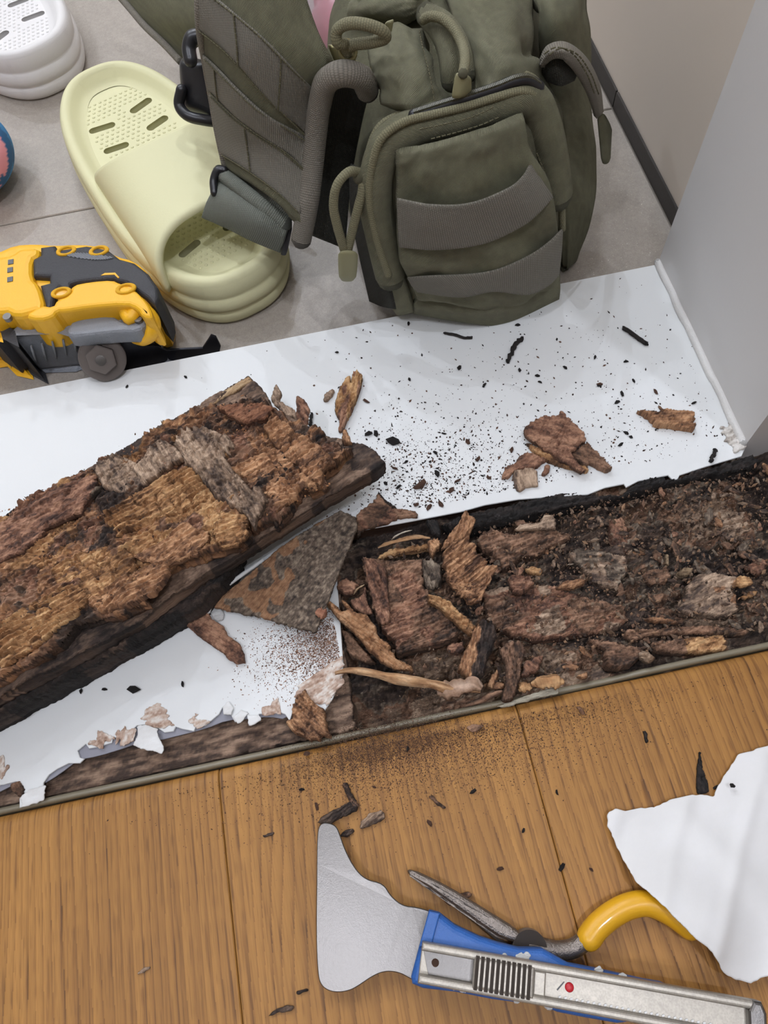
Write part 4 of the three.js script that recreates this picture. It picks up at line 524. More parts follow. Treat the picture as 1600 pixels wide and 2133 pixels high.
// crumbs big enough to count
function crumb(px, r, dark, label, group, mat) { const g = new THREE.IcosahedronGeometry(r * .85, 0), p = g.attributes.position; const a = seedC++; for (let i = 0; i < p.count; i++) { const k = .55 + .85 * hash(Math.round(p.getX(i) / r * 50), Math.round(p.getY(i) / r * 50 + p.getZ(i) / r * 77), a); p.setXYZ(i, p.getX(i) * k * 1.5, p.getY(i) * k * .6, p.getZ(i) * k * .8); } g.rotateY(a * 1.7); g.computeVertexNormals(); const m = obj('wood_crumb', g, mat || (dark ? M.blackBit : M.crumb)); m.position.set(px[0], px[1] + r * .45, px[2]); return tag(m, label, 'crumb', group); }
{
  const dk = 'small black crumb of rotten wood on the white sill', br = 'small brown crumb of rotten wood on the white sill', gd = 'black crumbs on the sill', gb = 'brown crumbs on the sill';
  const D = [[.0287,0,-.2348],[.0198,0,-.2421],[.0158,0,-.2438],[.0501,0,-.2072],[.0339,0,-.2194],[.0186,0,-.2079],[.026,0,-.2037],[.0523,0,-.2214],[.0932,0,-.2619],[.1271,0,-.2562],[.1176,0,-.2677],[.127,0,-.2609],[.1661,0,-.266],[.1839,0,-.2583],[.1735,0,-.2357],[.1686,0,-.2306],[.1838,0,-.2433],[.2134,0,-.2193],[.1671,0,-.2084],[.1611,0,-.2017],[.1686,0,-.2051],[.0808,0,-.2784],[.0604,0,-.2334],[.1472,0,-.2853],[.1262,0,-.3026],[.057,0,-.321],[.0068,0,-.3093],[.048,0,-.2774],[.1623,0,-.2449],[.1459,0,-.2624]];
  D.forEach((p, i) => crumb(p, i === 0 ? .0036 : i < 4 ? .0022 : i === 21 ? .0022 : .0011 + .0005 * hash(i, 1, 1), true, dk, gd));
  const B = [[.0383,0,-.2017],[.0184,0,-.2673],[.0764,0,-.2115],[.079,0,-.1979],[.0558,0,-.1947],[.0259,0,-.2166],[.0971,0,-.2126],[.1628,0,-.2452],[.1939,0,-.2324],[.0606,0,-.1997],[.0727,0,-.2248],[.0339,0,-.1901],[.0476,0,-.1869],[.0403,0,-.1866]];
  B.forEach((p, i) => crumb(p, i === 0 ? .0034 : .0015 + .0006 * hash(i, 2, 1), false, br, gb));
  const L = [[-.0931,0,-.3139],[-.1315,0,-.3155],[-.1376,0,-.1161],[-.1664,0,-.1215],[-.1534,0,-.1198],[-.1117,0,-.1138]]; L.forEach((p, i) => crumb(p, i === 2 ? .0028 : .0014, true, 'small dark crumb on the left part of the white sill', 'crumbs on the left of the sill'));
  const O = [[-.0568,0,-.0478],[-.0505,0,-.0385],[.1428,0,-.0078],[.151,0,-.0073],[.0268,0,-.0294],[.0027,0,-.0197],[.0597,0,.0114],[.0729,0,.0153],[.0463,0,-.0076],[-.0206,0,-.0415],[-.0003,0,-.0562],[-.0513,0,-.0644],[.0672,0,-.0211],[.0306,0,.0064]]; O.forEach((p, i) => crumb(p, .0010 + .0006 * hash(i, 5, 1), i % 2 === 0, 'small dark crumb of wood on the oak floor', 'crumbs on the oak floor'));
}
// -- on the oak floor
chip('wood_chip', 'dark flat sliver touching the scraper blade\'s tip', [[-.0507,-.0308],[-.0491,-.0331],[-.041,-.0353],[-.0322,-.0373],[-.0295,-.0352],[-.0307,-.0325],[-.0381,-.0313],[-.0445,-.029]], .0002, { th: .003, grain: -.4, pal: PAL.dark, jag: .0008 });
chip('wood_chip', 'brown sliver standing upright above the dark flat sliver', [[-.0363,-.046],[-.0337,-.0464],[-.0317,-.0402],[-.0296,-.0345],[-.0328,-.0343],[-.0349,-.0397]], .0002, { th: .0028, grain: 1, pal: PAL.brown, jag: .0006 });
chip('wood_chip', 'pale split chip right of the scraper blade\'s tip', [[-.0316,-.0238],[-.03,-.027],[-.0252,-.0298],[-.0198,-.0303],[-.017,-.027],[-.0225,-.0248],[-.0275,-.0236]], .0002, { th: .0025, grain: -.5, pal: PAL.grey, jag: .0008 });
chip('wood_chip', 'short dark stick beside the scraper blade\'s upper edge', [[-.0413,-.0227],[-.0393,-.0245],[-.0344,-.025],[-.034,-.0234],[-.0382,-.0214]], .0002, { th: .002, grain: -.4, pal: PAL.dark, jag: .0004 });
chip('wood_chip', 'brown stick lying against the pliers\' jaws', [[.0017,.0151],[.0055,.0134],[.0137,.013],[.0157,.0142],[.0142,.0155],[.0072,.0162],[.0035,.0171]], .0002, { th: .0028, grain: -.4, pal: PAL.brown, jag: .0006 });
chip('wood_chip', 'black pointed sliver sticking out above the white torn sheet', [[.1408,-.025],[.1414,-.0249],[.1397,-.0174],[.1399,-.0116],[.1391,-.0066],[.133,-.0063],[.1343,-.0116]], .0002, { th: .0022, grain: 1.5, pal: PAL.black, jag: .0005 });
chip('wood_chip', 'short black sliver alone on the oak floor at the right', [[.1178,-.0406],[.119,-.0404],[.1185,-.0348],[.1168,-.0344]], .0002, { th: .0015, grain: 1.2, pal: PAL.black, jag: .0003 });
chip('wood_chip', 'thin dark sliver at the bottom of the oak floor left of the scraper', [[-.0871,.0443],[-.082,.0423],[-.0764,.0415],[-.0739,.0424],[-.075,.044],[-.08,.0438]], .0002, { th: .0015, grain: -.4, pal: PAL.dark, jag: .0006 });
chip('wood_chip', 'tiny dark sliver left of the scraper blade\'s lower corner', [[-.0722,.0371],[-.0669,.0368],[-.0666,.0378],[-.0715,.0382]], .0002, { th: .0012, grain: -.3, pal: PAL.dark, jag: .0004 });
chip('wood_chip', 'thin dark sliver left of the scraper on the open oak floor', [[-.0802,-.0301],[-.0765,-.0309],[-.0727,-.031],[-.0725,-.0301],[-.0767,-.0296]], .0002, { th: .001, grain: -.3, pal: PAL.dark, jag: .0002 });
chip('wood_chip', 'small grey shaving on the oak floor at the lower left', [[-.1437,.016],[-.1407,.0144],[-.1376,.0141],[-.1376,.0152],[-.1408,.0162]], .0002, { th: .0012, grain: -.4, pal: PAL.grey, jag: .0003 });
chip('wood_chip', 'thin curl of wood on the oak floor above the pliers', [[.0048,-.0321],[.0068,-.0321],[.0089,-.0289],[.0124,-.0251],[.011,-.0245],[.0077,-.0278]], .0002, { th: .001, grain: .7, pal: PAL.brown, jag: .0004 });
chip('wood_chip', 'pale shaving on the oak floor\'s front edge', [[.0887,-.0593],[.0913,-.0577],[.0928,-.0545],[.0908,-.0539],[.0893,-.0562]], .0002, { th: .001, grain: .8, pal: PAL.tan, jag: .0003 });
chip('wood_chip', 'brown crumbly flake on the oak floor by the heap', [[.0313,-.0603],[.0349,-.0613],[.0402,-.0597],[.0377,-.0578],[.0339,-.0576]], .0002, { th: .0014, grain: -.2, pal: PAL.brown, jag: .0005 });
// ---------------------------------------------------------------- uncountable dust
function dust(name, label, n, place, size, cols, seed, y = 0) {
  const r = rng(seed), g = new THREE.OctahedronGeometry(1, 0), m = new THREE.InstancedMesh(g, M.dust, n), o = new THREE.Object3D(), c = new THREE.Color();
  for (let i = 0; i < n; i++) { const [x, z, yy] = place(r); const s = size[0] + (size[1] - size[0]) * pow(r(), 3.2); o.position.set(x, (yy || y) + s * .3, z); o.rotation.set(r() * .4, r() * 6.3, r() * .4); o.scale.set(s * (.8 + r() * r() * 1.8), s * .5, s * (.55 + r() * .4)); o.updateMatrix(); m.setMatrixAt(i, o.matrix); const q = cols[floor(r() * cols.length)]; c.setRGB(...q); m.setColorAt(i, c); }
  m.name = numbered(name); shade(m); scene.add(m); return tag(m, label, 'dust', null, 'stuff');
}
const gauss = r => sqrt(-2 * Math.log(r() + 1e-9)) * cos(6.2832 * r());
const pick = (poly, r) => { const [a, b] = poly; return [mix(a[0], b[0], r()), mix(a[1], b[1], r())]; };
{
  const fr = [[.0395,-.2155],[.0584,-.1945],[.0804,-.1814],[.1164,-.1811],[.1551,-.1884],[.0198,-.2373],[.1818,-.2119],[.1191,-.254]];
  const inSill = (x, z) => z > -.327 && z < -.187 - .0 && x < .229 && x > -.62;
  dust('frass', 'fine black and brown specks scattered over the white sill', 3600, r => { for (let k = 0; k < 60; k++) { const i = min(7, floor(pow(r(), 1.6) * 8)), s = i < 3 ? .022 : i < 5 ? .03 : .05; const x = fr[i][0] + gauss(r) * s * 1.3, z = fr[i][1] + gauss(r) * s * .8; if (inSill(x, z)) return [x, z]; } return [.05, -.2]; }, [.00018, .00085], [lin(0x2a1f1a), lin(0x3c2b22), lin(0x5a3f30), lin(0x1a1614)], 501);
  const fe = [[-.009,-.1833],[-.0329,-.1226],[-.0297,-.1118],[-.0436,-.1178]];
  dust('sawdust', 'fine brown sawdust spread over the torn front corner of the sill', 9000, r => { for (let k = 0; k < 60; k++) { const x = -.026 - abs(gauss(r)) * .02, z = -.118 + gauss(r) * .012; if (z < -.09 && z > -.15) return [x, z]; } return [-.03, -.11]; }, [.00013, .0005], [lin(0x6b4c3a), lin(0x8d6a54), lin(0x54392b), lin(0xa58470)], 502);
  dust('sawdust', 'fine brown sawdust along the edge of the oak floor', 14000, r => [.02 + gauss(r) * .055, -.061 + abs(gauss(r)) * .016], [.00012, .0004], [lin(0x5a3f2c), lin(0x7a573e), lin(0x3c291f)], 503);
  dust('wood_crumbs', 'loose splintered crumbs lying over the rotten bed in the trough', 6500, r => { const x = mix(.0, .25, pow(r(), .8)), z = mix(-.17, -.078, r()); return [x, z, -.008 + r() * .006 + sstep(.06, .16, x) * .003]; }, [.0003, .0015], [lin(0x4a382c), lin(0x6b503e), lin(0x86684f), lin(0x54402f), lin(0x7a6654), lin(0x3a2c24), lin(0x5f4a3a)], 504);
  { const c = [[-.012,-.0598]][0]; dust('sawdust', 'dark patch of powdery rot spilled on the oak floor below the heap', 16000, r => [c[0] + gauss(r) * .022, c[1] + gauss(r) * .0085 - .002], [.0001, .00032], [lin(0x4a3426), lin(0x5f4431), lin(0x3a281e)], 507); }
  dust('wood_crumbs', 'fine crumbs clinging to the face of the rotten board', 2600, r => { const t = r(), a = r(); return [mix(-.19, -.05, t) + a * .04, mix(-.215, -.258, t) + a * .068, .0465]; }, [.0003, .001], [lin(0x5a3a26), lin(0x8d603e), lin(0x3a2418), lin(0xa87850)], 505);
  dust('frass', 'pale grit sprinkled on the grey floor tiles', 300, r => [mix(.18, .25, r()), mix(-.44, -.34, r()), TY], [.0002, .0005], [lin(0xe0dcd4), lin(0xd0c8bc)], 506);
}

// ---------------------------------------------------------------- tools on the oak floor
{ // paint scraper, its handle propped on the pliers
  const s = thing('paint_scraper', 'wide steel paint scraper with a blue plastic handle on the oak floor', 'scraper');
  const bl = rounded([[-.0514,-.0256],[-.0497,-.0292],[-.0471,-.03],[-.0435,-.0287],[-.0412,-.0266],[-.0402,-.022],[-.039,-.0157],[-.0361,-.0075],[-.0319,-.0017],[-.0239,.0016],[-.0216,.0075],[-.0169,.0124],[-.0107,.0141],[-.0033,.0178],[.0146,.0315],[-.0005,.0477],[-.0161,.0435],[-.0203,.0406],[-.0242,.0378],[-.0297,.0362],[-.0354,.0368],[-.0428,.0395],[-.0469,.0406],[-.0519,.0405],[-.0565,.0392],[-.0599,.0362],[-.0605,.0313],[-.0589,.0171],[-.055,-.005]], 2);
  const g = plate(bl, 0, .0013, .0004, [], 1), p = g.attributes.position;
  for (let i = 0; i < p.count; i++) p.setY(i, p.getY(i) + .0006 + .011 * sstep(-.13, .02, p.getX(i)));
  g.computeVertexNormals(); obj('blade', g, M.steel, s);
  const hp = [[-.0056,.016],[-.0013,.0179],[.0047,.0242],[.014,.0304],[.021,.0341],[.0294,.0378],[.0395,.04],[.0427,.0425],[.0491,.0477],[.0609,.0522],[.0794,.0598],[.0859,.0621],[.087,.0639],[.0851,.0677],[.0803,.0716],[.0733,.0731],[.0621,.0721],[.0505,.068],[.039,.0637],[.0301,.0584],[.0227,.057],[.0131,.054],[-.0012,.0486],[-.0147,.0446],[-.0189,.0421],[-.0189,.0395],[-.0133,.0295]];
  const h = plate(hp, .0085, .0125, .003, [], 4); obj('handle', h, M.blue, s);
  const cl = plate([[-.0056,.0162],[-.0011,.0182],[-.0076,.0296],[-.013,.029]], .0195, .0025, .0006, [], 2); obj('collar', cl, M.blue, s);
  const r = rng(77); [[780,548],[720,552],[1035,598],[870,712],[795,545],[560,650],[585,658]].forEach(() => { });
  [[.0297,.0212,.0411],[.0318,.0212,.0412],[.0223,.0212,.04],[.0601,.0212,.0524],[.036,.0205,.0607],[-.0008,.0205,.0467],[.0021,.0205,.0482],[.0239,.0205,.0558],[.0691,.0212,.0565]].forEach((q, i) => { const d = flake([[q[0] - .0022, q[2] - .001], [q[0] + .0005, q[2] - .0016], [q[0] + .002, q[2]], [q[0] + .0008, q[2] + .0014], [q[0] - .0012, q[2] + .001]], { res: .0003, y: .0206, th: .0007, jag: .0008, amp: .0001, pal: PAL.white, seed: 700 + i }); obj('paint_spot', d, M.wood, s); });
}
{ // snap-off knife lying on the handle
  const [a, b] = [[-.0136,.026,.0341],[.1188,.026,.082]], L = hypot(b[0] - a[0], b[2] - a[2]), ang = -atan2(b[2] - a[2], b[0] - a[0]), w = .0155;
  const k = thing('utility_knife', 'worn metal snap-off utility knife lying on the blue scraper handle', 'knife', [a[0], .0212, a[2]], ang);
  const R2 = (x0, x1, z0, z1) => [[x0, z0], [x1, z0], [x1, z1], [x0, z1]];
  obj('body', plate(R2(0, L - .002, -w / 2, w / 2), 0, .0022, .0005), M.alu, k);
  obj('rail', plate(R2(0, L - .004, -w / 2, -w / 2 + .0034), .0012, .0062, .0012, [], 3), M.alu, k);
  obj('rail', plate(R2(0, L - .004, w / 2 - .0034, w / 2), .0012, .0062, .0012, [], 3), M.alu, k);
  obj('blade', plate([[.001, -.0042], [L * .55, -.0042], [L * .55, .0042], [.004, .0042]], .0022, .0007, .0001), M.steel, k);
  const hole = new THREE.CylinderGeometry(.0016, .0016, .0004, 16); hole.translate(.0065, .0031, -.0005); const rust = obj('rust_spot', hole, M.crumb, k);
  const sl = obj('slider', plate(R2(L * .16, L * .34, -.0058, .0058), .0026, .0055, .0012, [], 3), M.alu, k);
  for (let i = 0; i < 11; i++) { const g = new THREE.CylinderGeometry(.0008, .0008, .0125, 8); g.rotateX(PI / 2); g.translate(L * .17 + i * L * .0155, .008, 0); obj('rib', g, M.darkSteel, sl); }
  obj('slider_tongue', plate(R2(L * .34, L * .375, -.0045, .0045), .0026, .0035, .0006), M.alu, sl);
  obj('channel_floor', plate(R2(L * .375, L * .985, -.0044, .0044), .0022, .0014, .0002), M.alu, k);
  const dot = new THREE.SphereGeometry(.0019, 16, 10); dot.scale(1, .5, 1); dot.translate(L * .447, .0037, -.0004); obj('red_dot', dot, M.red, k);
  obj('slot', plate([[L * .41, .0012], [L * .43, -.0022], [L * .433, -.002], [L * .413, .0016]], .0034, .0004, .00005), M.blackPl, k);
  for (let i = 0; i < 34; i++) { const g = new THREE.BoxGeometry(.0011, .0007, .0007); g.rotateY(.5); g.translate(L * .42 + i * L * .0165, .0038, .0036); obj('tooth', g, M.fleck, k); }
  const end = obj('end_cap', plate(rounded(R2(L - .007, L, -w / 2, w / 2), 1), .0008, .0072, .0014, [], 3), M.steel, k);
}
{ // long-nose pliers
  const p = thing('long_nose_pliers', 'long-nose pliers with a yellow dipped handle, half under scraper and torn sheet', 'pliers');
  const jaw = [[-.0121,-.0014],[-.0111,-.0018],[-.0075,-.0002],[.001,.0056],[.0082,.0112],[.0187,.0203],[.029,.0292],[.0354,.0363],[.0322,.0377],[.0266,.0354],[.0224,.0328],[.0146,.0254],[.0067,.0176],[-.0037,.0075],[-.0118,0]];
  obj('jaw', plate(jaw, .0015, .0075, .002, [], 3), M.darkSteel, p);
  obj('jaw', plate([[-.0122,-.0003],[-.0039,.0081],[.0066,.0185],[.0155,.028],[.022,.0354],[.0267,.0388],[.0347,.0403],[.0353,.038],[.023,.0319],[.0071,.0164],[-.0036,.0068],[-.011,-.0004]], .0005, .0055, .0015, [], 2), M.darkSteel, p);
  const pv = [[.0351,.006,.0401]][0]; const c = new THREE.CylinderGeometry(.0075, .0078, .0085, 28); c.translate(pv[0], .0048, pv[2]); obj('pivot', c, M.darkSteel, p);
  obj('shank', tube([[.0349,.005,.0387],[.0412,.005,.0412],[.0474,.005,.0436],[.0542,.005,.044],[.0595,.0055,.0423],[.0627,.006,.0405]], .0042, 24, 10), M.darkSteel, p);
  obj('grip', tube([[.0622,.0062,.0414],[.067,.0062,.038],[.0752,.0062,.0345],[.0843,.0062,.0326],[.0925,.0062,.0334],[.1005,.006,.0385],[.1075,.006,.0459]], .0056, 40, 14), M.yellowDip, p);
  obj('shank', tube([[.0363,.004,.0417],[.0418,.004,.0487],[.0511,.004,.0543],[.0595,.004,.058]], .0036, 20, 10), M.darkSteel, p);
  obj('grip', tube([[.0583,.0042,.0575],[.0665,.0042,.0616],[.0735,.0042,.0651],[.0794,.0042,.0676]], .0042, 20, 12), M.yellowDip, p);
}
{ // torn sheet of white laminate, curling off the floor
  const q = [[.0865,-.006],[.0882,-.0075],[.0918,-.008],[.0947,-.0063],[.0995,-.0062],[.1098,-.0051],[.1203,-.0069],[.1265,-.0068],[.1322,-.0063],[.1359,-.0056],[.1392,-.0037],[.1419,-.007],[.1471,-.011],[.1538,-.0164],[.1579,-.0198],[.1654,-.0202],[.1731,-.021],[.19,-.0218],[.1975,-.0141]].concat([[.2, .07], [.17, .075]], [[.142,.0704],[.1339,.0702],[.1283,.0706],[.1252,.0714],[.1184,.0682],[.1142,.065],[.1115,.0581],[.1091,.0535],[.1052,.0492],[.1008,.0423],[.0972,.0369],[.0927,.0298],[.0891,.0238],[.0875,.0158],[.0861,.005],[.0854,-.0018]]);
  const pr = [[.0938,0,.0343],[.1078,0,.0464]];
  const near = (x, z) => { const [a, b] = pr, dx = b[0] - a[0], dz = b[2] - a[2], t = clamp(((x - a[0]) * dx + (z - a[2]) * dz) / (dx * dx + dz * dz)), d = hypot(x - a[0] - t * dx, z - a[2] - t * dz); return Math.exp(-d * d / (.022 * .022)); };
  const m = obj('torn_sheet', flake(q, { res: .0007, y: (x, z) => .0018 + .0125 * near(x, z) + .0022 * sin(x * 55 + z * 40) * sin(z * 50) + .002 * vn(x * 26, z * 26, 5) + .002 * pow(abs(sin(x * 60 - z * 34 + .6)), 8) + .0012 * pow(abs(sin(x * 90 + z * 70)), 10), th: .0009, amp: .00001, big: .02, jag: .0004, jit: .1, grainy: .1, seed: 801, pal: [lin(0xe1e0de), lin(0xe3e2e0), lin(0xe5e4e3)], edge: .9, soft: 3, streak: .2 }), std({ vertexColors: true, roughness: .65 }));
  tag(seat(m), 'torn white laminate sheet lying on the oak floor at the right', 'torn sheet');
  crumb([[.1485,.006,-.007]][0], .0016, true, 'single dark crumb on the torn white sheet', null);
}
// ---------------------------------------------------------------- oscillating multi-tool on the tiles
{
  const t = thing('multi_tool', 'yellow and black oscillating multi-tool lying on its side on the tiles', 'power tool');
  const core = [[-.2418,-.4263],[-.2148,-.422],[-.2014,-.4185],[-.1887,-.423],[-.174,-.4202],[-.1626,-.4156],[-.1453,-.4124],[-.1308,-.4064],[-.1213,-.395],[-.1104,-.3887],[-.102,-.3761],[-.0977,-.363],[-.0979,-.3547],[-.1016,-.3441],[-.1188,-.3542],[-.1581,-.3592],[-.1874,-.3609],[-.2027,-.3631],[-.2389,-.3738]];
  obj('housing', plate(rounded(core, 1), TY + .001, .048, .007, [], 5), M.yellow, t);
  const blk = [[-.1693,-.4085],[-.1595,-.4077],[-.1582,-.4032],[-.1387,-.4019],[-.1259,-.396],[-.118,-.3852],[-.1087,-.3793],[-.1004,-.3679],[-.0952,-.3549],[-.095,-.3467],[-.0973,-.3389],[-.1023,-.3477],[-.1087,-.3554],[-.1146,-.3632],[-.1195,-.3658],[-.1232,-.3687],[-.1371,-.3709],[-.1472,-.3719],[-.1495,-.3713],[-.1509,-.3634],[-.1529,-.365],[-.1536,-.3682],[-.1571,-.3701],[-.1596,-.3667],[-.1617,-.3531],[-.1653,-.3535],[-.1696,-.3756],[-.1636,-.3761],[-.1636,-.3808],[-.174,-.3843],[-.1745,-.3986],[-.1693,-.4011]];
  obj('rubber_grip', plate(blk, .004, .0375, .003, [], 4), M.rubber, t);
  obj('front_panel', plate(rounded([[-.1581,-.3585],[-.1501,-.3605],[-.1482,-.3683],[-.1363,-.3685],[-.1225,-.3663],[-.1184,-.3623],[-.114,-.3602],[-.1091,-.3546],[-.1045,-.347],[-.1009,-.3397],[-.0995,-.3333],[-.0995,-.3286],[-.1057,-.3317],[-.1078,-.3385],[-.1148,-.3441],[-.1382,-.3475],[-.153,-.3481],[-.1579,-.3493],[-.1602,-.3454],[-.169,-.3445],[-.1789,-.3501],[-.1678,-.3569],[-.1604,-.3534]], 1), .014, .0295, .0025, [], 3), M.yellow, t);
  obj('head_hook', tube([[-.1178,.034,-.3448],[-.1155,.034,-.3402]].concat([[-.1173,.032,-.3447],[-.1095,.036,-.345],[-.1025,.034,-.3377],[-.1036,.028,-.3334],[-.112,.02,-.3348],[-.1176,.018,-.3386]].slice(1)), .0046, 40, 10), M.yellow, t);
  obj('rear_cover', plate(rounded([[-.234,-.4142],[-.2079,-.4095],[-.1949,-.4055],[-.1871,-.4052],[-.1822,-.4099],[-.1692,-.4072],[-.169,-.3994],[-.1739,-.3972],[-.1741,-.3816],[-.1693,-.3743],[-.1653,-.3539],[-.1715,-.3523],[-.1838,-.3514],[-.1914,-.3581],[-.2012,-.3542],[-.2311,-.3617]], 1), .024, .019, .004, [], 3), M.yellow, t);
  const gb = [...[[-.1924,-.3508],[-.1596,-.3466],[-.1542,-.3545],[-.1278,-.3508],[-.1194,-.3418],[-.1144,-.3406],[-.1063,-.3447],[-.1055,-.3383]], ...[[-.1141,-.3475],[-.1228,-.3463],[-.1386,-.3469],[-.1545,-.3459]], ...[[-.165,-.3526],[-.1694,-.3513],[-.1927,-.356],[-.1995,-.3587]]];
  obj('gear_housing', plate(gb, TY + .001, .04, .006, [], 4), M.gearbox, t);
  obj('gear_boss', plate(rounded([[-.1521,-.3506],[-.1284,-.3485],[-.12,-.3393],[-.1126,-.3384],[-.1061,-.3419],[-.1049,-.336],[-.1118,-.3298],[-.1241,-.3333],[-.1427,-.3351],[-.1551,-.3367],[-.1575,-.342]], 1), .02, .013, .003, [], 3), M.gearbox, t);
  for (let k = 0; k < 5; k++) obj('rib', hexa([[-.1912,.002,-.3514],[-.1896,.002,-.351],[-.1825,.027,-.343],[-.1807,.027,-.3429],[-.195,-.006,-.3602],[-.1934,-.006,-.3598],[-.1859,.02,-.3511],[-.1841,.02,-.351]].map(q => [q[0] + k * .0068, q[1], q[2] + .003]), .001, 0, 4), M.gearbox, t);
  obj('rubber_band', plate([...[[-.1982,-.3553],[-.1943,-.3511],[-.1911,-.344]], ...[[-.2076,-.3625],[-.213,-.3621],[-.2184,-.3652]], ...[[-.205,-.3507]]], TY + .001, .04, .004, [], 3), M.rubber, t);
  obj('rear_grip', plate(rounded([...[[-.2387,-.3705],[-.2078,-.3611],[-.2012,-.3498]], ...[[-.2158,-.3714],[-.2171,-.3657],[-.2596,-.3753]]], 1), TY + .001, .04, .006, [], 3), M.yellow, t);
  // screw bosses
  for (const q of [[-.1518,.0415,-.3996],[-.1306,.0415,-.3941],[-.1546,.0435,-.3628],[-.1142,.0435,-.3556]]) { const b = new THREE.TorusGeometry(.0042, .0012, 8, 24); b.rotateX(PI / 2); b.scale(1.25, 1, .8); b.translate(q[0], q[1], q[2]); const boss = obj('screw_boss', b, M.yellow, t); const c = new THREE.CylinderGeometry(.0036, .0036, .001, 18); c.scale(1.25, 1, .8); c.translate(q[0], q[1] - .0008, q[2]); obj('screw', c, M.yellowDip, boss); }
  for (const q of [[-.1883,.043,-.3516],[-.1106,.034,-.3378]]) { const c = new THREE.CylinderGeometry(.0026, .0026, .003, 16); c.translate(...q); obj('screw', c, M.steel, t); }
  for (const q of [[-.1871,.043,-.3976],[-.1874,.043,-.3908],[-.1873,.043,-.3827]]) { const c = new THREE.BoxGeometry(.0035, .0008, .004); c.translate(...q); obj('vent_slot', c, M.blackPl, t); }
  const ribs = [[-.1505,.0415,-.3951],[-.1232,.0415,-.3863]]; for (let i = 0; i < 15; i++) { const f = i / 14, x = mix(ribs[0][0], ribs[1][0], f), z = mix(ribs[0][2], ribs[1][2], f), l = .0065 * sin(PI * (.12 + .8 * f)); obj('grip_rib', tube([[x - l * .6, .0417, z - l * .6], [x + l * .6, .0417, z + l * .6]], .0005, 4, 5), M.gearbox, t); }
  obj('marking', plate([[-.1301,-.3727],[-.1275,-.3741],[-.1209,-.3727],[-.1184,-.3681],[-.1194,-.3677],[-.1215,-.3712],[-.127,-.3723]], .041, .0008, .0001), M.yellow, t);
  // flange and nut face the sill, the blade runs forward from them
  const dc = [[-.142,.014,-.3304]][0]; const ax = new THREE.Vector3(.05, .62, .78).normalize(), qr = new THREE.Quaternion().setFromUnitVectors(new THREE.Vector3(0, 1, 0), ax);
  const disc = (r, h, off, seg = 40) => { const g = new THREE.LatheGeometry([[0, 0], [r, 0], [r, h * .7], [r * .93, h], [0, h]].map(a => new THREE.Vector2(...a)), seg); g.translate(0, off, 0); g.applyQuaternion(qr); g.translate(...dc); return g; };
  obj('flange', disc(.0148, .0045, -.004), M.flange, t);
  const nut = obj('nut', disc(.0098, .004, .0005, 6), M.flange, t); obj('bolt_end', disc(.0034, .002, .003, 20), M.steel, nut);
  const bs = [[-.1569,.0156,-.339],[-.1527,.0214,-.339],[-.1469,.0246,-.339],[-.1314,.0254,-.339],[-.1223,.019,-.339],[-.12,.0112,-.339],[-.1074,.0058,-.339],[-.1039,.0005,-.339],[-.0806,-.0047,-.339],[-.0719,.0062,-.339],[-.0696,.0038,-.339],[-.0691,-.0058,-.339],[-.0715,-.0181,-.339],[-.1398,-.0173,-.339],[-.16,-.0005,-.339]];
  const sh = new THREE.Shape(bs.map(q => new THREE.Vector2(q[0], max(q[1], TY + .0005)))); const bg = new THREE.ExtrudeGeometry(sh, { depth: .0012, bevelEnabled: true, bevelSize: .0003, bevelThickness: .0003, bevelSegments: 1 }); bg.translate(0, 0, -.3395); obj('saw_blade', boxUV(bg), M.blade, t);
}
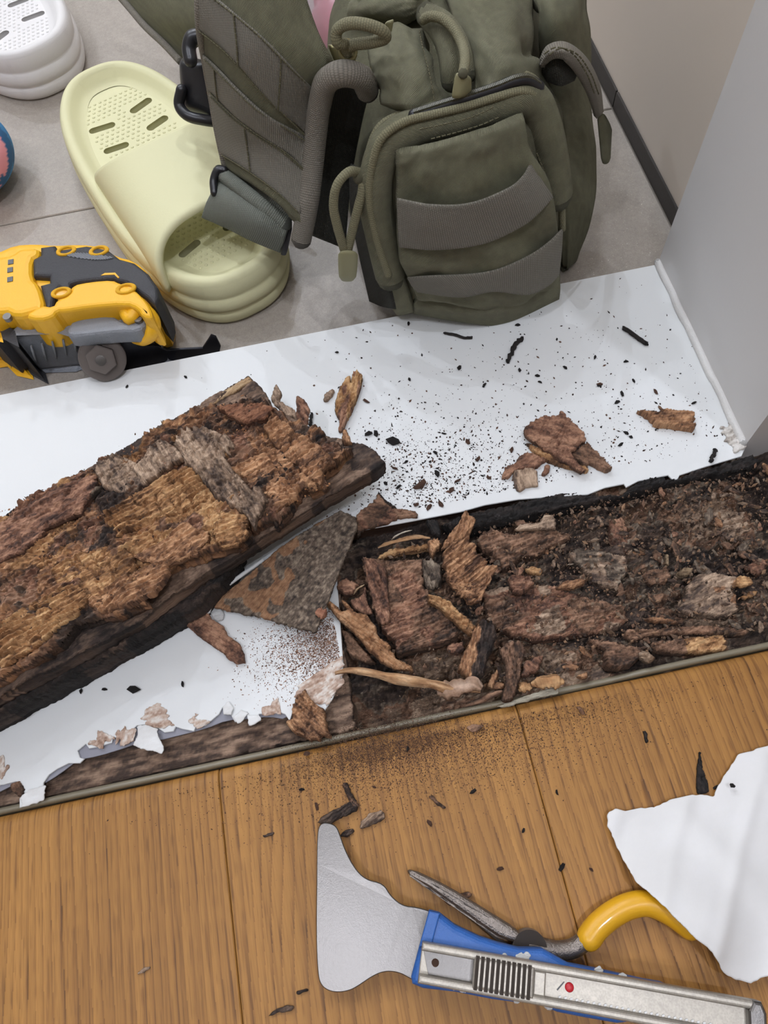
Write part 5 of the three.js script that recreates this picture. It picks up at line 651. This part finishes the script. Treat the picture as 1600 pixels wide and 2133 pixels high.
// ---------------------------------------------------------------- foam slides
function makeSlide(name, label, mat, pos, turn) {
  const t = thing(name, label, 'sandal', pos, turn);
  const L = .262, N = 120;
  const out = i => { const a = i / N * 2 * PI, c = cos(a), s = sin(a), e = 2.45, r = pow(pow(abs(c), e) + pow(abs(s), e), -1 / e), z = r * s * L / 2, k = z / L + .5; const w = .0565 - .003 * sin(PI * clamp(k)) + .0035 * k; return [r * c * w, z]; };
  const ring = []; for (let i = 0; i < N; i++) ring.push(out(i));
  const nor = ring.map((p, i) => { const a = ring[(i + N - 1) % N], b = ring[(i + 1) % N], dx = b[0] - a[0], dz = b[1] - a[1], l = hypot(dx, dz); return [dz / l, -dx / l]; });
  const off = d => ring.map((p, i) => [p[0] + nor[i][0] * d, p[1] + nor[i][1] * d]);
  const prof = [[0, -.006], [.0015, -.002], [.004, -.0006], [.009, .0004], [.0115, -.0012], [.0125, -.002], [.0135, -.0012], [.016, .0006], [.0205, .0006], [.023, -.0012], [.024, -.002], [.025, -.0014], [.029, -.0004], [.034, -.0012], [.0365, -.003], [.0378, -.0055], [.0376, -.008], [.036, -.0105], [.0325, -.0135], [.0305, -.0165], [.0295, -.02]];
  const pos_ = [], ind = []; prof.forEach(([y, d]) => off(d).forEach(p => pos_.push(p[0], y + (y > .02 ? .004 * pow(abs(p[1]) / (L / 2), 3) * (y - .02) / .018 : 0), p[1])));
  for (let j = 0; j < prof.length - 1; j++) for (let i = 0; i < N; i++) { const a = j * N + i, b = j * N + (i + 1) % N, c = a + N, d = b + N; ind.push(a, c, b, b, c, d); }
  const g = new THREE.BufferGeometry(); g.setAttribute('position', new THREE.Float32BufferAttribute(pos_, 3)); g.setIndex(ind); g.computeVertexNormals(); boxUV(g); obj('sole_wall', g, mat, t);
  // footbed with its drain slots
  const slot = (x, z, w, h, a) => { const o = []; for (let i = 0; i < 24; i++) { const q = i / 24 * 2 * PI, sx = cos(q) >= 0 ? 1 : -1; const px = sx * (w / 2 - h / 2) + cos(q) * h / 2, pz = sin(q) * h / 2; o.push([x + px * cos(a) - pz * sin(a), z + px * sin(a) + pz * cos(a)]); } return o; };
  const holes = [slot(-.019, -.072, .023, .009, .18), slot(.016, -.077, .023, .0095, -.28), slot(-.019, -.045, .022, .009, .15), slot(.018, -.051, .022, .0095, -.25), slot(-.018, .078, .021, .0085, -.3), slot(.018, .078, .021, .0085, .3), slot(-.018, .052, .021, .0085, -.3), slot(.018, .052, .021, .0085, .3)];
  obj('footbed', plate(off(-.0165).filter((p, i) => i % 2 === 0), .009, .0212, .0012, holes, 3), mat, t);
  obj('base', plate(off(-.006), 0.0002, .006, .001), mat, t);
  const r = []; for (let j = 0; j < 46; j++) for (let i = 0; i < 15; i++) { const x = (i - 7) * .0044 + (j & 1 ? .0022 : 0), z = -.1 + j * .0044; if (abs(x) > .03 || holes.some(h => { const c = h.reduce((s, p) => [s[0] + p[0] / 24, s[1] + p[1] / 24], [0, 0]); return abs(x - c[0]) < .013 && abs(z - c[1]) < .0062; }) || (abs(z) > .095 && abs(x) > .022)) continue; const s = new THREE.SphereGeometry(.0013, 6, 3, 0, 2 * PI, 0, PI / 2); s.scale(1, .5, 1); s.translate(x, .0302, z); r.push(s); }
  const d = obj('massage_dots', mergeGeometries(r), mat, t); d.userData.kind = 'stuff';
  // broad strap arching over the foot
  const rows = []; for (let j = 0; j <= 6; j++) { const k = j / 6, row = []; for (let i = 0; i <= 12; i++) { const u = i / 12 * 2 - 1, a = u * PI / 2, w = .0475 + .001 * k, arch = pow(cos(a * .98), .62); const z = mix(-.017, .1, k) + (k < .5 ? (1 - 2 * k) * .034 * cos(a) : (2 * k - 1) * (-.016) * pow(cos(a), 1.2)); const H = mix(.045, .04, k) ; row.push([w * Math.sign(u) * pow(abs(sin(a)), .8) * 1.0, (.024 + H * arch), z]); } rows.push(row); }
  obj('strap', sheet(surf(rows), .0055, 48, 30), mat, t);
  return t;
}
{
  const ax = .37;
  makeSlide('foam_slide', 'pale yellow foam slide sandal lying on the tiles beside the bag', M.foam, [-.0885, TY, -.485], ax);
  const w = makeSlide('foam_slide', 'white foam slide sandal cut off by the upper left corner', M.foamWhite, [-.236, TY, -.757], ax + PI + .12);
}
{ // rounded pink and blue soft thing at the left edge
  const c = [[-.2371,.03,-.549]][0]; const t = thing('patterned_ball', 'round pink and blue patterned thing at the left edge on the tiles', 'ball', [c[0], TY, c[2]]);
  const g = new THREE.SphereGeometry(.034, 96, 64); g.scale(1, .8, 1.15); g.translate(0, .0275, 0); const p = g.attributes.position, col = new Float32Array(p.count * 3);
  const A = lin(0xf0a0aa), B = lin(0x3a86bd), C = lin(0x27608f); for (let i = 0; i < p.count; i++) { const q = vn(p.getX(i) * 40 + 3, p.getZ(i) * 55 + p.getY(i) * 30, 31) + .28 - 9 * max(0, p.getZ(i) - .006), e = q > .5 ? A : q > .4 ? C : B; col.set(e, 3 * i); }
  g.setAttribute('color', new THREE.BufferAttribute(col, 3)); obj('cover', g, std({ vertexColors: true, roughness: .6 }), t);
}

// ---------------------------------------------------------------- olive sling bag
{
  const bag = thing('sling_bag', 'olive green tactical sling bag standing on the tiles against the sill', 'bag');
  const O = M.olive;
  // main compartment
  obj('main_body', hexa([[.035, TY, -.35], [.178, TY, -.348], [.05, .095, -.372], [.162, .1, -.372], [.03, TY, -.53], [.205, TY, -.53], [.045, .132, -.5], [.18, .132, -.5]], .03, .004, 26, .003, 3), O, bag);
  // two sloping lobes of the front, zip between them
  const lobeL = surf([[[.0568,.134,-.4121],[.0685,.14,-.4089],[.079,.143,-.4041],[.0867,.141,-.4018]], [[.0549,.133,-.3945],[.0641,.144,-.3811],[.0742,.147,-.3766],[.0857,.141,-.3795]], [[.054,.131,-.3802],[.0621,.144,-.3618],[.0726,.146,-.3558],[.0854,.138,-.3609]], [[.0564,.126,-.3681],[.0631,.137,-.3493],[.0719,.138,-.3447],[.0874,.131,-.3522]]]);
  obj('front_lobe', sheet(lobeL, .012, 24, 24, (u, v) => (fbm(u * 4, v * 5, 2, 3) - .5) * .006), O, bag);
  const lobeR = surf([[[.1115,.133,-.4632],[.1235,.14,-.45],[.1372,.14,-.4439],[.1577,.134,-.445]], [[.1058,.139,-.4214],[.1135,.149,-.4034],[.1267,.149,-.3993],[.1497,.139,-.408]], [[.1048,.14,-.3914],[.1112,.15,-.3748],[.1231,.149,-.3713],[.1447,.137,-.3828]], [[.1047,.139,-.3707],[.1106,.149,-.3536],[.1226,.147,-.3546],[.1422,.133,-.3689]], [[.102,.136,-.3515],[.1099,.143,-.342],[.1217,.142,-.346],[.1422,.126,-.3621]]]);
  obj('front_lobe', sheet(lobeR, .014, 24, 30, (u, v) => (fbm(u * 4, v * 5, 2, 4) - .5) * .006 - .008 * Math.exp(-(((u - .95) / .12) ** 2 + ((v - .6) / .1) ** 2))), O, bag);
  const zipC = [[.0886,.147,-.4011],[.0918,.147,-.3887],[.0935,.146,-.3787],[.094,.143,-.3723],[.0938,.139,-.3661],[.0938,.134,-.3643]];
  obj('zip_band', tube(zipC.map(q => [q[0], q[1] + .001, q[2]]), .006, 40, 10), O, bag);
  obj('zip_band', tube([[.0907,.148,-.4012],[.0962,.149,-.3905],[.0993,.148,-.3785],[.1005,.145,-.3688],[.1008,.139,-.361]], .0048, 40, 10), O, bag);
  // cord pull on that zip
  const pull = obj('zip_pull', tube([[.0838,.154,-.3883],[.087,.157,-.385],[.0917,.158,-.38],[.0957,.157,-.3726],[.0978,.155,-.363],[.0957,.157,-.3471],[.0923,.157,-.3373]], .0026, 40, 8), M.cord, bag);
  obj('tab', hexa([...[[.0854,.146,-.3358],[.0907,.146,-.3342],[.088,.158,-.3384],[.093,.158,-.3363],[.092,.142,-.3398],[.0994,.142,-.3421],[.0945,.154,-.3419],[.097,.154,-.3368]]], .002, 0, 6), M.tab, pull);
  // front pocket: padded box, its face panel, zip round its top
  const fc = [[.0522,.0269,-.318],[.1562,.0075,-.312],[.0516,.1234,-.33],[.1323,.1293,-.33]]; const bk = q => [q[0] + .004, q[1] - .002, -.372];
  obj('front_pocket', hexa([[fc[0][0], .001, -.32], [fc[1][0] - .002, .001, -.316], fc[2], fc[3], [fc[0][0] - .012, TY + .014, -.36], [fc[1][0] + .006, TY + .014, -.36], bk(fc[2]), bk(fc[3])], .014, .002, 24, .002, 5), O, bag);
  const face = surf([[[.0564,.1273,-.326],[.0759,.1327,-.32],[.1005,.1357,-.319],[.122,.1344,-.326]], [[.0551,.1165,-.322],[.0744,.1208,-.313],[.0996,.1216,-.312],[.1248,.1194,-.322]], [[.0537,.0968,-.318],[.0754,.1006,-.308],[.104,.0972,-.307],[.1374,.096,-.318]], [[.0532,.0734,-.314],[.0769,.0744,-.304],[.1104,.0695,-.303],[.1461,.0655,-.314]], [[.0564,.052,-.312],[.0813,.0496,-.302],[.1156,.0428,-.301],[.1513,.0391,-.312]], [[.0633,.0316,-.314],[.0849,.0288,-.305],[.1208,.0189,-.303],[.1554,.0125,-.314]]]);
  obj('face_panel', sheet(face, .006, 40, 40, (u, v) => (fbm(u * 4, v * 6, 3, 6) - .5) * .008), O, bag);
  // bottom cup
  obj('bottom_panel', sheet(surf([[[.0629,.0256,-.318],[.0903,.0307,-.308],[.1163,.0278,-.307],[.1558,.0218,-.318]], [[.0611,.0196,-.316],[.0896,.0216,-.304],[.1187,.016,-.303],[.156,.0124,-.314]], [[.061,.0073,-.322],[.094,.0039,-.309],[.1215,-.0027,-.307],[.1594,-.0056,-.318]]]), .008, 30, 12), O, bag);
  // padded rim around the pocket mouth with piping and stitches
  const rimPath = [[.0479,.0438,-.325],[.0452,.0708,-.329],[.0438,.0948,-.333],[.0474,.1129,-.337],[.0552,.1249,-.34],[.068,.1292,-.341],[.0907,.131,-.341],[.1103,.1333,-.341],[.1239,.1358,-.341],[.1325,.1299,-.341],[.1383,.1178,-.338],[.1444,.0977,-.335],[.1492,.0755,-.331]];
  obj('pocket_rim', tube(rimPath, .0095, 90, 14), O, bag);
  obj('piping', tube([[.0456,.0528,-.317],[.041,.0786,-.322],[.0396,.1011,-.327],[.0431,.1188,-.331],[.05,.1329,-.334],[.0623,.1379,-.336],[.0758,.139,-.336],[.095,.14,-.336],[.1103,.142,-.336],[.1227,.1426,-.336],[.131,.1379,-.336],[.1372,.1275,-.334],[.1442,.1081,-.331],[.1504,.0787,-.327],[.1539,.0555,-.324]], .0022, 110, 8), M.cord, bag);
  obj('piping', tube([[.039,.091,-.343],[.0419,.1067,-.346],[.0513,.126,-.35],[.0634,.1296,-.352],[.0796,.1299,-.353],[.0999,.1315,-.354],[.1157,.1347,-.354],[.1253,.1384,-.354],[.1347,.134,-.354],[.1419,.1238,-.353]], .0026, 90, 8), M.cord, bag);
  const tp = new THREE.CatmullRomCurve3([[.0679,.1362,-.34],[.0806,.138,-.34],[.096,.1401,-.34],[.1113,.1425,-.34],[.1198,.1444,-.34],[.1266,.1439,-.34],[.133,.139,-.34]].map(q => new THREE.Vector3(...q)), false, 'centripetal');
  obj('zip_tape', tube(tp.getPoints(12).map(v => [v.x, v.y + .0012, v.z]), .0031, 50, 8), M.blackPl, bag);
  const tg = []; for (let i = 0; i < 80; i++) { const v = tp.getPointAt(i / 79), d = tp.getTangentAt(i / 79), b = new THREE.BoxGeometry(.0007, .0012, .0022); b.rotateZ(atan2(d.y, d.x)); b.translate(v.x, v.y + .0042, v.z + .001); tg.push(b); }
  const te = obj('zip_teeth', mergeGeometries(tg), M.teeth, bag); te.userData.kind = 'stuff';
  // stitch rows
  function stitches(pts, n, len, r, parent = bag, mat = M.thread) { const c = new THREE.CatmullRomCurve3(pts.map(q => new THREE.Vector3(...q)), false, 'centripetal'), a = []; for (let i = 0; i < n; i++) { const t0 = (i + .2) / n, t1 = (i + .2 + len) / n; const p = c.getPointAt(t0), q = c.getPointAt(min(1, t1)); a.push(tube([p.toArray(), q.toArray()], r, 1, 5)); } const m = obj('stitching', mergeGeometries(a), mat, parent); m.userData.kind = 'stuff'; return m; }
  stitches([[.0682,.1384,-.328],[.0816,.1387,-.328],[.0949,.1396,-.328],[.1062,.143,-.328]], 16, .55, .0004);
  stitches([[.0738,.1319,-.3275],[.0874,.1329,-.3275],[.0999,.1345,-.3275],[.1094,.137,-.3275]], 13, .55, .0004);
  stitches([[.1303,.1147,-.3235],[.1353,.1034,-.3215],[.1411,.0897,-.3185]], 9, .55, .0004);
  stitches(lobeL ? [.15, .35, .55, .75, .95].map(v => { const p = lobeL(.82, v), n = normalAt(lobeL, .82, v); return [p[0] + n.x * .003, p[1] + n.y * .003, p[2] + n.z * .003]; }) : [], 20, .5, .0004);
  // two slack webbing bands over the face
  obj('webbing_band', sheet(surf([[[.0528,.1083,-.316],[.0682,.1121,-.303],[.0898,.1088,-.302],[.1101,.112,-.304],[.1193,.1133,-.309],[.1264,.113,-.318]], [[.0523,.0943,-.314],[.0695,.0995,-.3],[.0939,.095,-.3015],[.1141,.1005,-.302],[.1263,.1007,-.307],[.133,.1027,-.315]], [[.0521,.0775,-.313],[.0716,.0833,-.3],[.0983,.0802,-.301],[.1193,.0863,-.302],[.1304,.0904,-.306],[.1398,.0922,-.313]]]), .0018, 48, 14), M.oliveWeb, bag);
  obj('webbing_band', sheet(surf([[[.056,.0522,-.312],[.0717,.0622,-.3],[.1025,.0582,-.299],[.1241,.0641,-.299],[.1384,.067,-.304],[.1489,.0667,-.312]], [[.0583,.0462,-.311],[.078,.0536,-.298],[.1041,.0502,-.2985],[.1255,.0496,-.298],[.1406,.0496,-.303],[.1507,.048,-.311]], [[.0616,.0401,-.311],[.085,.0433,-.298],[.1059,.0418,-.2985],[.1274,.0336,-.298],[.142,.0317,-.303],[.152,.0302,-.311]]]), .0018, 48, 12), M.oliveWeb, bag);
  // left gusset and its zip cord
  obj('side_gusset', sheet(surf([[[.0336,.0971,-.36],[.0397,.1006,-.345],[.0423,.1027,-.336]], [[.0312,.0658,-.358],[.037,.0738,-.343],[.042,.08,-.332]], [[.0328,.0328,-.352],[.0393,.0422,-.338],[.0445,.0515,-.326]], [[.0352,.0002,-.346],[.0422,.0063,-.334],[.0477,.0166,-.322]]]), .004, 14, 24), M.mesh, bag);
  obj('corner_patch', hexa([[.0486,.0091,-.322],[.0611,.0161,-.316],[.0461,.0469,-.324],[.0548,.0508,-.318],[.0498,-.0081,-.338],[.065,-.0045,-.336],[.0492,.0326,-.34],[.059,.032,-.338]], .004, .001, 8), O, bag);
  const cp = obj('zip_pull', tube([[.0377,.1106,-.338],[.0309,.1161,-.334],[.0238,.1133,-.33],[.0199,.1032,-.327],[.0201,.0902,-.324],[.0218,.075,-.322]], .0026, 40, 8), M.cord, bag);
  obj('cord', tube([[.038,.1108,-.337],[.0372,.106,-.332],[.033,.0966,-.328],[.0281,.0846,-.325],[.0238,.0738,-.322]], .0026, 30, 8), M.cord, cp);
  const kn = new THREE.SphereGeometry(.0042, 14, 10); kn.translate(...[[.037,.11,-.336]][0]); obj('knot', kn, M.cord, cp);
  obj('tab', hexa([[.016,.0567,-.318],[.026,.0532,-.318],[.018,.0793,-.318],[.0294,.0756,-.318],[.0169,.0466,-.325],[.0253,.0443,-.325],[.0192,.0713,-.325],[.0293,.0684,-.325]], .003, .0005, 8), M.tab, cp);
  // right side panel with its drooping flap pocket
  obj('side_panel', sheet(surf([[[.1571,.14,-.434],[.169,.14,-.434],[.1867,.13,-.4471],[.2013,.118,-.4611]], [[.1504,.138,-.4027],[.157,.143,-.3922],[.1731,.134,-.4027],[.1911,.117,-.4226]], [[.1542,.115,-.3982],[.1616,.118,-.388],[.1766,.108,-.3956],[.1939,.09,-.4108]], [[.1652,.075,-.4015],[.1725,.078,-.3918],[.1868,.068,-.3979],[.2012,.052,-.4045]], [[.1708,.035,-.3803],[.178,.036,-.3754],[.1896,.028,-.3798],[.1998,.018,-.3814]], [[.1709,-.004,-.3488],[.1743,-.004,-.3462],[.1776,-.006,-.3473],[.1829,-.009,-.3541]]]), .01, 24, 40, (u, v) => (fbm(u * 3, v * 6, 2, 8) - .5) * .006), O, bag);
  obj('pocket_flap', sheet(surf([[[.1422,.131,-.3696],[.1468,.139,-.3717],[.1575,.139,-.3717],[.1719,.126,-.3742],[.1857,.104,-.3802],[.1951,.08,-.3861]], [[.1407,.136,-.3616],[.1435,.145,-.3585],[.1523,.145,-.3566],[.1653,.131,-.3613],[.1794,.108,-.3696],[.1904,.083,-.3799]], [[.1435,.133,-.3635],[.1458,.141,-.3574],[.1527,.141,-.3543],[.1635,.127,-.36],[.1772,.104,-.3694],[.1888,.08,-.381]]]), .003, 44, 12), M.bind, bag);
  for (const f of [.35, .7]) stitches([[.1394,.147,-.3527],[.1448,.15,-.3522],[.1521,.148,-.3497],[.164,.133,-.3539],[.1777,.109,-.3654]].map(q => [q[0] + (f - .5) * .006, q[1] + .0005, q[2] + (f - .5) * .004]), 18, .55, .0004);
  obj('flap_tongue', hexa([[.1951,.052,-.3733],[.1998,.052,-.372],[.1899,.08,-.3859],[.1962,.08,-.3884],[.1981,.047,-.3786],[.2046,.047,-.3795],[.1953,.075,-.393],[.2024,.07,-.3803]], .003, 0, 8), O, bag);
  obj('flap_mouth_shade', sheet(surf([[[.1429,.134,-.3648],[.1493,.139,-.3615],[.162,.131,-.3638]], [[.1443,.128,-.3648],[.1497,.133,-.3566],[.1631,.126,-.3631]], [[.1471,.123,-.3651],[.1516,.126,-.3559],[.1628,.121,-.3643]]]), .0015, 12, 8), M.mesh, bag);  // dark sheet over the side panel: shade of the pocket mouth as colour
  obj('side_cord', tube([[.173,.05,-.3862],[.1757,.045,-.3811],[.1776,.036,-.3773],[.1766,.028,-.3727],[.1745,.02,-.37]], .0016, 24, 6), M.cord, bag);
  // grab loop and the little steel swivel at the top left
  obj('top_roll', hexa([[.0509,.118,-.4505],[.0867,.128,-.4267],[.0575,.136,-.4522],[.0951,.142,-.4299],[.0605,.1,-.4812],[.0964,.11,-.4575],[.0675,.118,-.4909],[.1059,.124,-.4681]], .012, .004, 14, .002, 9), O, bag);
  const sw = obj('swivel_plate', hexa([[.0353,.14,-.3871],[.0472,.14,-.3805],[.0331,.148,-.3918],[.0447,.148,-.3868],[.0366,.137,-.3937],[.0477,.137,-.3873],[.0341,.145,-.3971],[.0459,.145,-.3928]], .0008, 0, 6), M.brass, bag);
  const loop = [[.0412,.15,-.3785],[.0408,.156,-.3768],[.0369,.159,-.3747],[.0372,.164,-.3756],[.0424,.168,-.3735],[.0501,.169,-.3695],[.0586,.166,-.3667],[.0604,.162,-.3674],[.0542,.159,-.3703],[.0453,.156,-.3755],[.0424,.153,-.378]];
  obj('cord_loop', tube(loop, .0029, 70, 9), M.cord, bag);
  const rg = new THREE.TorusGeometry(.0045, .0013, 10, 28); rg.rotateX(-.7); rg.rotateY(.5); rg.translate(...[[.0419,.151,-.3795]][0]); obj('swivel_ring', rg, M.brass, sw);
  obj('loop_tab', hexa([[.06,.158,-.3763],[.064,.158,-.3743],[.0612,.166,-.3727],[.0658,.166,-.3736],[.0616,.154,-.3831],[.0658,.154,-.3819],[.0629,.162,-.3796],[.0674,.162,-.3806]], .0012, 0, 5), M.tab, bag);
  // broad padded shoulder strap hanging down on the left
  const st = surf([[[-.026,.176,-.4183],[-.0075,.186,-.4042],[.0085,.186,-.4018],[.0239,.178,-.4055]], [[-.0304,.16,-.4153],[-.0102,.17,-.3947],[.0095,.17,-.3888],[.0272,.162,-.3932]], [[-.032,.141,-.4167],[-.0129,.152,-.3875],[.0067,.153,-.3802],[.0307,.145,-.3806]], [[-.0347,.114,-.4208],[-.019,.124,-.3917],[-.0003,.126,-.3785],[.0233,.121,-.3851]], [[-.037,.09,-.4165],[-.0213,.098,-.3938],[-.0052,.1,-.3791],[.0127,.096,-.3741]], [[-.0378,.072,-.4082],[-.0234,.078,-.3839],[-.0111,.078,-.3666],[0,.072,-.354]]]);
  const strap = obj('shoulder_strap', sheet(st, .012, 30, 50), O, bag);
  function band(l0, l1, r0, r1, lift = .0018) { const S = (u, v) => { const vv = clamp(mix(mix(l0, r0, u), mix(l1, r1, u), v)), p = st(u, vv), n = normalAt(st, u, vv), k = lift; return [p[0] + n.x * k, p[1] + n.y * k, p[2] + n.z * k]; }; return obj('webbing', sheet(S, .0016, 32, 10), M.oliveWeb, strap); }
  band(.02, .26, .56, .74); band(.42, .58, .75, .84); band(.6, .9, .845, .975);
  const onSt = (u, v, k = .0026) => { const p = st(u, v), n = normalAt(st, u, v); return [p[0] + n.x * k, p[1] + n.y * k, p[2] + n.z * k]; };
  const seamAt = (u, a, b) => stitches([0, .33, .66, 1].map(f => onSt(u, mix(a, b, f))), 9, .6, .0005, strap);
  seamAt(.34, mix(.02, .56, .34), mix(.26, .74, .34)); seamAt(.68, mix(.02, .56, .68), mix(.26, .74, .68)); seamAt(.12, .46, .61); seamAt(.38, .7, .925);
  for (const [l, r] of [[.02, .56], [.26, .74], [.42, .75], [.58, .84], [.6, .845], [.9, .975]]) stitches([0.02, .25, .5, .75, .98].map(u => onSt(u, clamp(mix(l, r, u) + .003), .0022)), 34, .6, .00042, strap);
  obj('strap_piping', tube([[.0505,.128,-.3787],[.0464,.14,-.373],[.037,.145,-.3713],[.0291,.14,-.3749],[.0241,.127,-.3777],[.0189,.108,-.3773],[.0142,.093,-.3723],[.0074,.077,-.3615],[-.0009,.056,-.3561]], .0064, 70, 12), M.bind, strap);
  obj('strap_piping', tube([[-.0252,.175,-.4173],[-.0284,.164,-.4143],[-.0308,.153,-.4154],[-.0329,.133,-.4215],[-.035,.112,-.4237],[-.0372,.09,-.4193],[-.0381,.071,-.4123]], .0026, 60, 10), M.bind, strap);
  obj('strap_lining', sheet(surf([[[.0316,.128,-.3893],[.0415,.126,-.3894],[.0519,.118,-.3902]], [[.0274,.105,-.3918],[.0359,.1,-.3935],[.0464,.092,-.3959]], [[.018,.075,-.3867],[.0259,.068,-.3889],[.0369,.058,-.3924]], [[.0055,.045,-.3711],[.0152,.032,-.3754],[.0262,.022,-.3759]]]), .004, 16, 24), M.mesh, bag);
  // webbing run out through the ladder-lock at its foot
  const wl = obj('tail_webbing', sheet(surf([[[-.0382,.062,-.4261],[-.0249,.066,-.4045],[-.0136,.065,-.3872],[-.0022,.058,-.3762]], [[-.0456,.066,-.4027],[-.0327,.07,-.3827],[-.0211,.068,-.3677],[-.0089,.058,-.3625]], [[-.0538,.058,-.3993],[-.0388,.062,-.379],[-.0258,.06,-.3661],[-.0122,.05,-.3627]], [[-.0613,.048,-.3989],[-.0452,.05,-.3818],[-.0317,.048,-.3699],[-.0163,.04,-.3642]]]), .0018, 30, 18, (u, v) => .002 * sin(PI * v)), M.greenWeb, bag);
  obj('webbing_fold', tube([[-.0426,.069,-.4105],[-.0314,.072,-.3905],[-.0199,.07,-.3741],[-.0089,.061,-.3657]], .0045, 30, 12), M.greenWeb, bag);
  const lk = obj('ladder_lock', tube([[-.0481,.066,-.3973],[-.0468,.07,-.4037],[-.0427,.074,-.4065],[-.039,.074,-.4055]], .0026, 20, 8), M.blackPl, bag);
  obj('lock_bar', hexa([[-.0164,.042,-.3603],[-.0123,.042,-.3586],[-.0089,.062,-.3672],[-.0039,.062,-.3633],[-.0167,.036,-.3664],[-.0125,.036,-.3647],[-.0091,.056,-.3737],[-.004,.056,-.3697]], .0018, 0, 6), M.blackPl, lk);
  // side-release buckle behind the strap's left edge
  const bu = obj('buckle', hexa([[-.0575,.085,-.4529],[-.0371,.085,-.4371],[-.0519,.11,-.4625],[-.0358,.112,-.4518],[-.0589,.07,-.4786],[-.0386,.07,-.4608],[-.0534,.095,-.4892],[-.0376,.095,-.4815]], .004, .001, 10), M.blackPl, bag);
  obj('buckle_frame', tube([[-.0548,.097,-.4538],[-.0586,.09,-.4505],[-.0549,.087,-.4436],[-.0454,.085,-.4394],[-.0393,.083,-.439]], .0034, 30, 10), M.blackPl, bu);
  obj('buckle_prong', tube([[-.0438,.116,-.4509],[-.0431,.12,-.4558],[-.0399,.124,-.4585],[-.0363,.124,-.4589]], .0042, 20, 10), M.blackPl, bu);
  const sn = new THREE.SphereGeometry(.0045, 14, 10); sn.scale(.7, 1, 1); sn.translate(...[[-.0395,.1,-.453]][0]); obj('buckle_stud', sn, M.steel, bu);
  // second flap of the bag spread out behind the strap
  obj('back_flap', sheet(surf([[[-.112,.05,-.6733],[-.0835,.07,-.6404],[-.0554,.085,-.6097],[-.0266,.1,-.5753],[.0079,.115,-.5334]], [[-.0997,.045,-.6493],[-.0768,.062,-.6157],[-.0563,.075,-.5925],[-.0325,.088,-.565],[.0005,.1,-.5255]], [[-.0859,.04,-.6223],[-.0681,.054,-.5967],[-.0538,.064,-.5786],[-.0367,.076,-.5562],[-.0113,.085,-.5226]], [[-.0659,.03,-.5915],[-.0553,.04,-.5816],[-.0479,.05,-.5709],[-.0395,.06,-.5553],[-.0195,.07,-.5253]]]), .003, 24, 24), O, bag);
  obj('flap_hem', tube([[-.1132,.052,-.6716],[-.1,.047,-.6475],[-.0863,.042,-.6191],[-.0748,.038,-.6009],[-.0647,.033,-.5836]], .0028, 40, 8), M.bind, bag);
}
{ // things glimpsed behind the bag
  const p = thing('plastic_bag', 'clear plastic bag with pink contents behind the olive bag', 'plastic bag');
  const c = [[.0556,.05,-.584]][0];
  obj('film', hexa([[c[0] - .05, TY, c[2] + .04], [c[0] + .022, TY, c[2] + .045], [c[0] - .045, .085, c[2] + .03], [c[0] + .022, .07, c[2] + .035], [c[0] - .05, TY, c[2] - .06], [c[0] + .022, TY, c[2] - .06], [c[0] - .04, .1, c[2] - .05], [c[0] + .022, .1, c[2] - .05]], .02, .004, 16, .008, 12), M.film, p);
  obj('pink_contents', hexa([[c[0] - .01, TY + .004, c[2] + .03], [c[0] + .022, TY + .004, c[2] + .03], [c[0] - .005, .05, c[2] + .025], [c[0] + .022, .05, c[2] + .025], [c[0] - .02, TY + .004, c[2] - .04], [c[0] + .025, TY + .004, c[2] - .04], [c[0] - .01, .06, c[2] - .035], [c[0] + .022, .05, c[2] - .035]], .012, .002, 10, .004, 14), M.pink, p);
  settle(p, [c[0], TY, c[2]]);
  const d = [[.1176,.06,-.5962]][0];
  const k = thing('dark_pouch', 'dark blue-grey pouch half hidden behind the olive bag', 'pouch');
  obj('body', hexa([[d[0] - .035, TY, d[2] + .03], [d[0] + .03, TY, d[2] + .03], [d[0] - .03, .085, d[2] + .02], [d[0] + .03, .085, d[2] + .02], [d[0] - .035, TY, d[2] - .04], [d[0] + .03, TY, d[2] - .04], [d[0] - .03, .1, d[2] - .03], [d[0] + .03, .1, d[2] - .03]], .012, .003, 12, .004, 15), std({ color: 0x30343c, roughness: .7, map: twillC, bumpMap: twillB, bumpScale: .0003 }), k);
  settle(k, [d[0], TY, d[2]]);
}
renderer.render(scene, camera);
